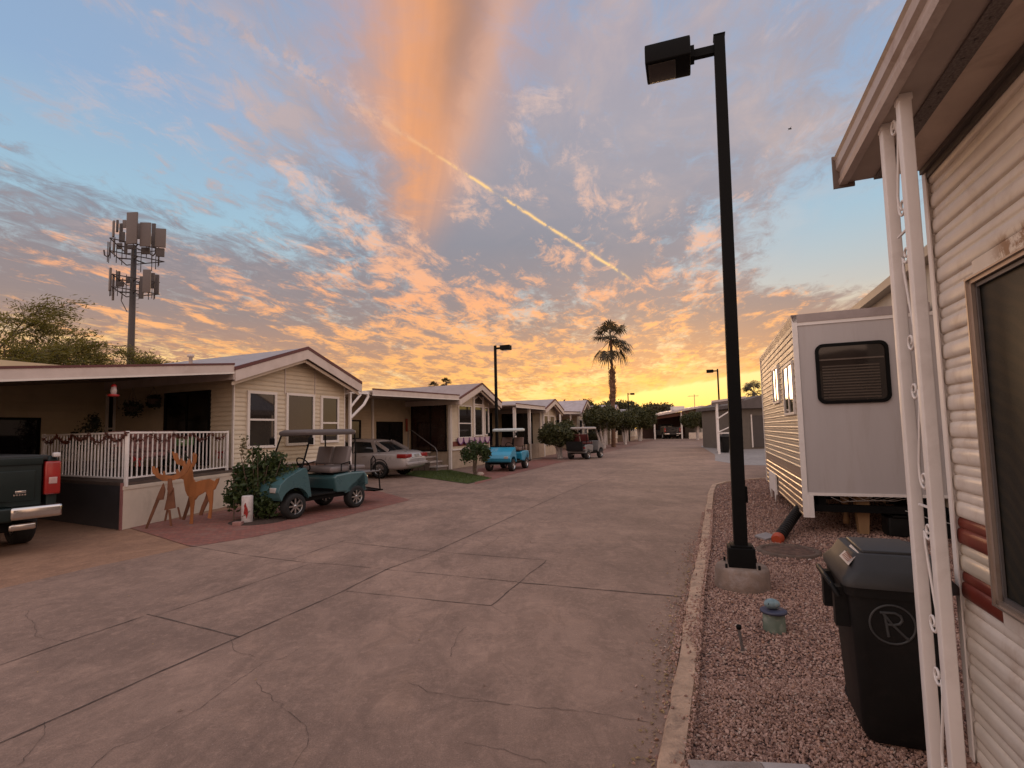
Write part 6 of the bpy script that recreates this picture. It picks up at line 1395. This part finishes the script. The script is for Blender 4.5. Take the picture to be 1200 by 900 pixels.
# ------------------------------------------------------------------ cell tower and further lamps
TD = 58.0; tb = AT(155.5, 345, TD)
ct = thing('cell_tower', 'tall cell tower with two rings of panel antennas behind the first home', 'cell tower', (tb.x, TD, 0))
def tz(py): return AT(155, py, TD).z
def tx(px): return AT(px, 300, TD).x-tb.x
MB().lathe([(.42, 0), (.37, tz(420)), (.26, tz(288)), (.0, tz(287))], n=20).build('mast', mat('tower_steel', (.055, .045, .042), .5, .3, var=.1), ct)
pm = mat('antenna_panel', (.12, .10, .095), .5, var=.06)
def ring_frame(zc, r, name):
    m_ = MB()
    for zz in (zc-.7, zc+.7):
        for k in range(3):
            a0, a1 = R(k*120+20), R(k*120+140); p0 = Vector((math.cos(a0)*r, math.sin(a0)*r, zz)); p1 = Vector((math.cos(a1)*r, math.sin(a1)*r, zz)); m_.tube([p0, p1], .06, 6); m_.tube([(0, 0, zz), (p0+p1)/2], .08, 6)
    for k in range(24):
        a = R(k*15+5); m_.tube([(math.cos(a)*r*.8, math.sin(a)*r*.8, zc-random.uniform(.9, 1.5)), (math.cos(a)*r*.8, math.sin(a)*r*.8, zc+random.uniform(.7, 1.4))], .045, 5) if k % 3 else None
    m_.build(name, mat('tower_frame', (.06, .05, .05), .6, .3), ct)
ring_frame(tz(297), 3.0, 'upper_platform'); ring_frame(tz(336), 2.6, 'lower_platform')
def panel(px0, px1, py0, py1, y, rot=0, m_=None):
    pm_ = (py0+py1)/2; x = AT((px0+px1)/2, pm_, TD+y).x-tb.x; w = abs(tx(px1)-tx(px0)); z0, z1 = AT(px0, py1, TD+y).z, AT(px0, py0, TD+y).z; b = MB(); b.T = Matrix.Translation((x, y, 0)) @ Matrix.Rotation(R(rot), 4, 'Z'); b.rbox(-w/2, w/2, -.09, .09, z0, z1, .05); b.build('panel_antenna', m_ or pm, ct)
dk_ = mat('radio_unit', (.07, .06, .06), .6, var=.2)
for a in ((148.5, 161, 249, 286, -2.6, -4), (165, 176, 261, 289, -2.2, 8), (183.5, 193.5, 268, 290, -1.6, 15), (130.5, 135.5, 259, 278, -1.2, -40), (131.5, 135.5, 280, 296, -1.0, -40), (144, 148, 258, 267, 1.0, 0)): panel(*a)
for a in ((136, 139, 258, 272, -.6, -30), (140, 146, 272, 284, -.8, 0), (166, 175, 290, 298, -1.2, 5), (184, 192, 291, 301, -1.4, 15), (176, 183, 277, 286, .6, 0), (137, 143, 285, 292, .5, 0), (150, 158, 287, 292, -.8, 0)): panel(*a, dk_)
for a in ((127, 131, 314, 341, -1.6, -35), (168, 176, 316, 343, -2.0, 6), (131.5, 134, 322, 352, -.6, -30)): panel(*a)
for a in ((164, 168, 324, 350, -1.2, 6, dk_), (176, 181, 320, 338, .8, 10, dk_), (136, 141, 318, 330, -.3, -20, dk_), (182, 186, 322, 345, -.6, 20, dk_), (140, 144, 262, 276, -.2, -15, dk_), (178, 182, 262, 290, .2, 10, dk_), (161, 165, 262, 280, .6, 0, dk_), (146, 149, 284, 298, -.4, 0, dk_), (148, 152, 324, 332, -.8, 0, dk_), (137, 145, 330, 336, -.5, 0, dk_)): panel(*a)
cb_ = MB()
for x0 in (-2.3, 2.9): cb_.tube([(x0-.4, -1, tz(296)), (x0-.3, -1, tz(302)), (x0, -1, tz(304)), (x0+.3, -1, tz(301)), (x0+.3, -1, tz(293))], .08, 6)
cb_.tube([(-1.2, 0, tz(340)), (-1.3, 0, tz(352)), (-.6, 0, tz(365))], .05, 5); cb_.build('cable_loop', dk_, ct)
# ladder pegs up the mast
pg = MB()
for i in range(28): z = tz(415)+i*.45; pg.bar((.45, 0, z), (.72, 0, z), .03)
pg.build('step_pegs', dk_, ct)
make_lamp('street lamp behind the blue golf cart, second nearest', (G(583, 546).x, G(583, 546).y, 0), math.atan2(-LD.y, -LD.x), 5.75, False)
make_lamp('street lamp far down the right side before the far house', (AT(844.5, 505, 38).x, 38, 0), arm, 5.9, False)
make_lamp('tiny distant street lamp right of the palm trunk', (AT(737.5, 505, 62).x, 62, 0), math.atan2(-LD.y, -LD.x), 5.9, False)
b = thing('bird', 'tiny bird flying high right of the tall lamp post', 'bird', AT(925.5, 151, 60))
MB().loft([[(x, r*math.cos(a), r*math.sin(a)) for a in [i*math.pi/3 for i in range(6)]] for x, r in ((-.25, .01), (-.1, .07), (.1, .08), (.25, .02))]).build('body', M_BLACK, b)
for s in (-1, 1): MB().add([(-.08, 0, 0), (.08, 0, 0), (.06, s*.25, .10), (-.02, s*.5, .04)], [(0, 1, 2, 3)]).build('wing', M_BLACK, b, solid=.01)
# homes across the side street, behind the trailer
hx = simple_home('beige home across the side street behind the park trailer', (14.5, 17.5), R(-70), 4.2, 9, 3.1, 4.1, cover=False)
far_tree('dark tree far beyond the shed at the right', 905, 85, 5.5, 5.0, 76); far_tree('dark tree far beyond the park trailer', 960, 80, 5.0, 5.5, 77)
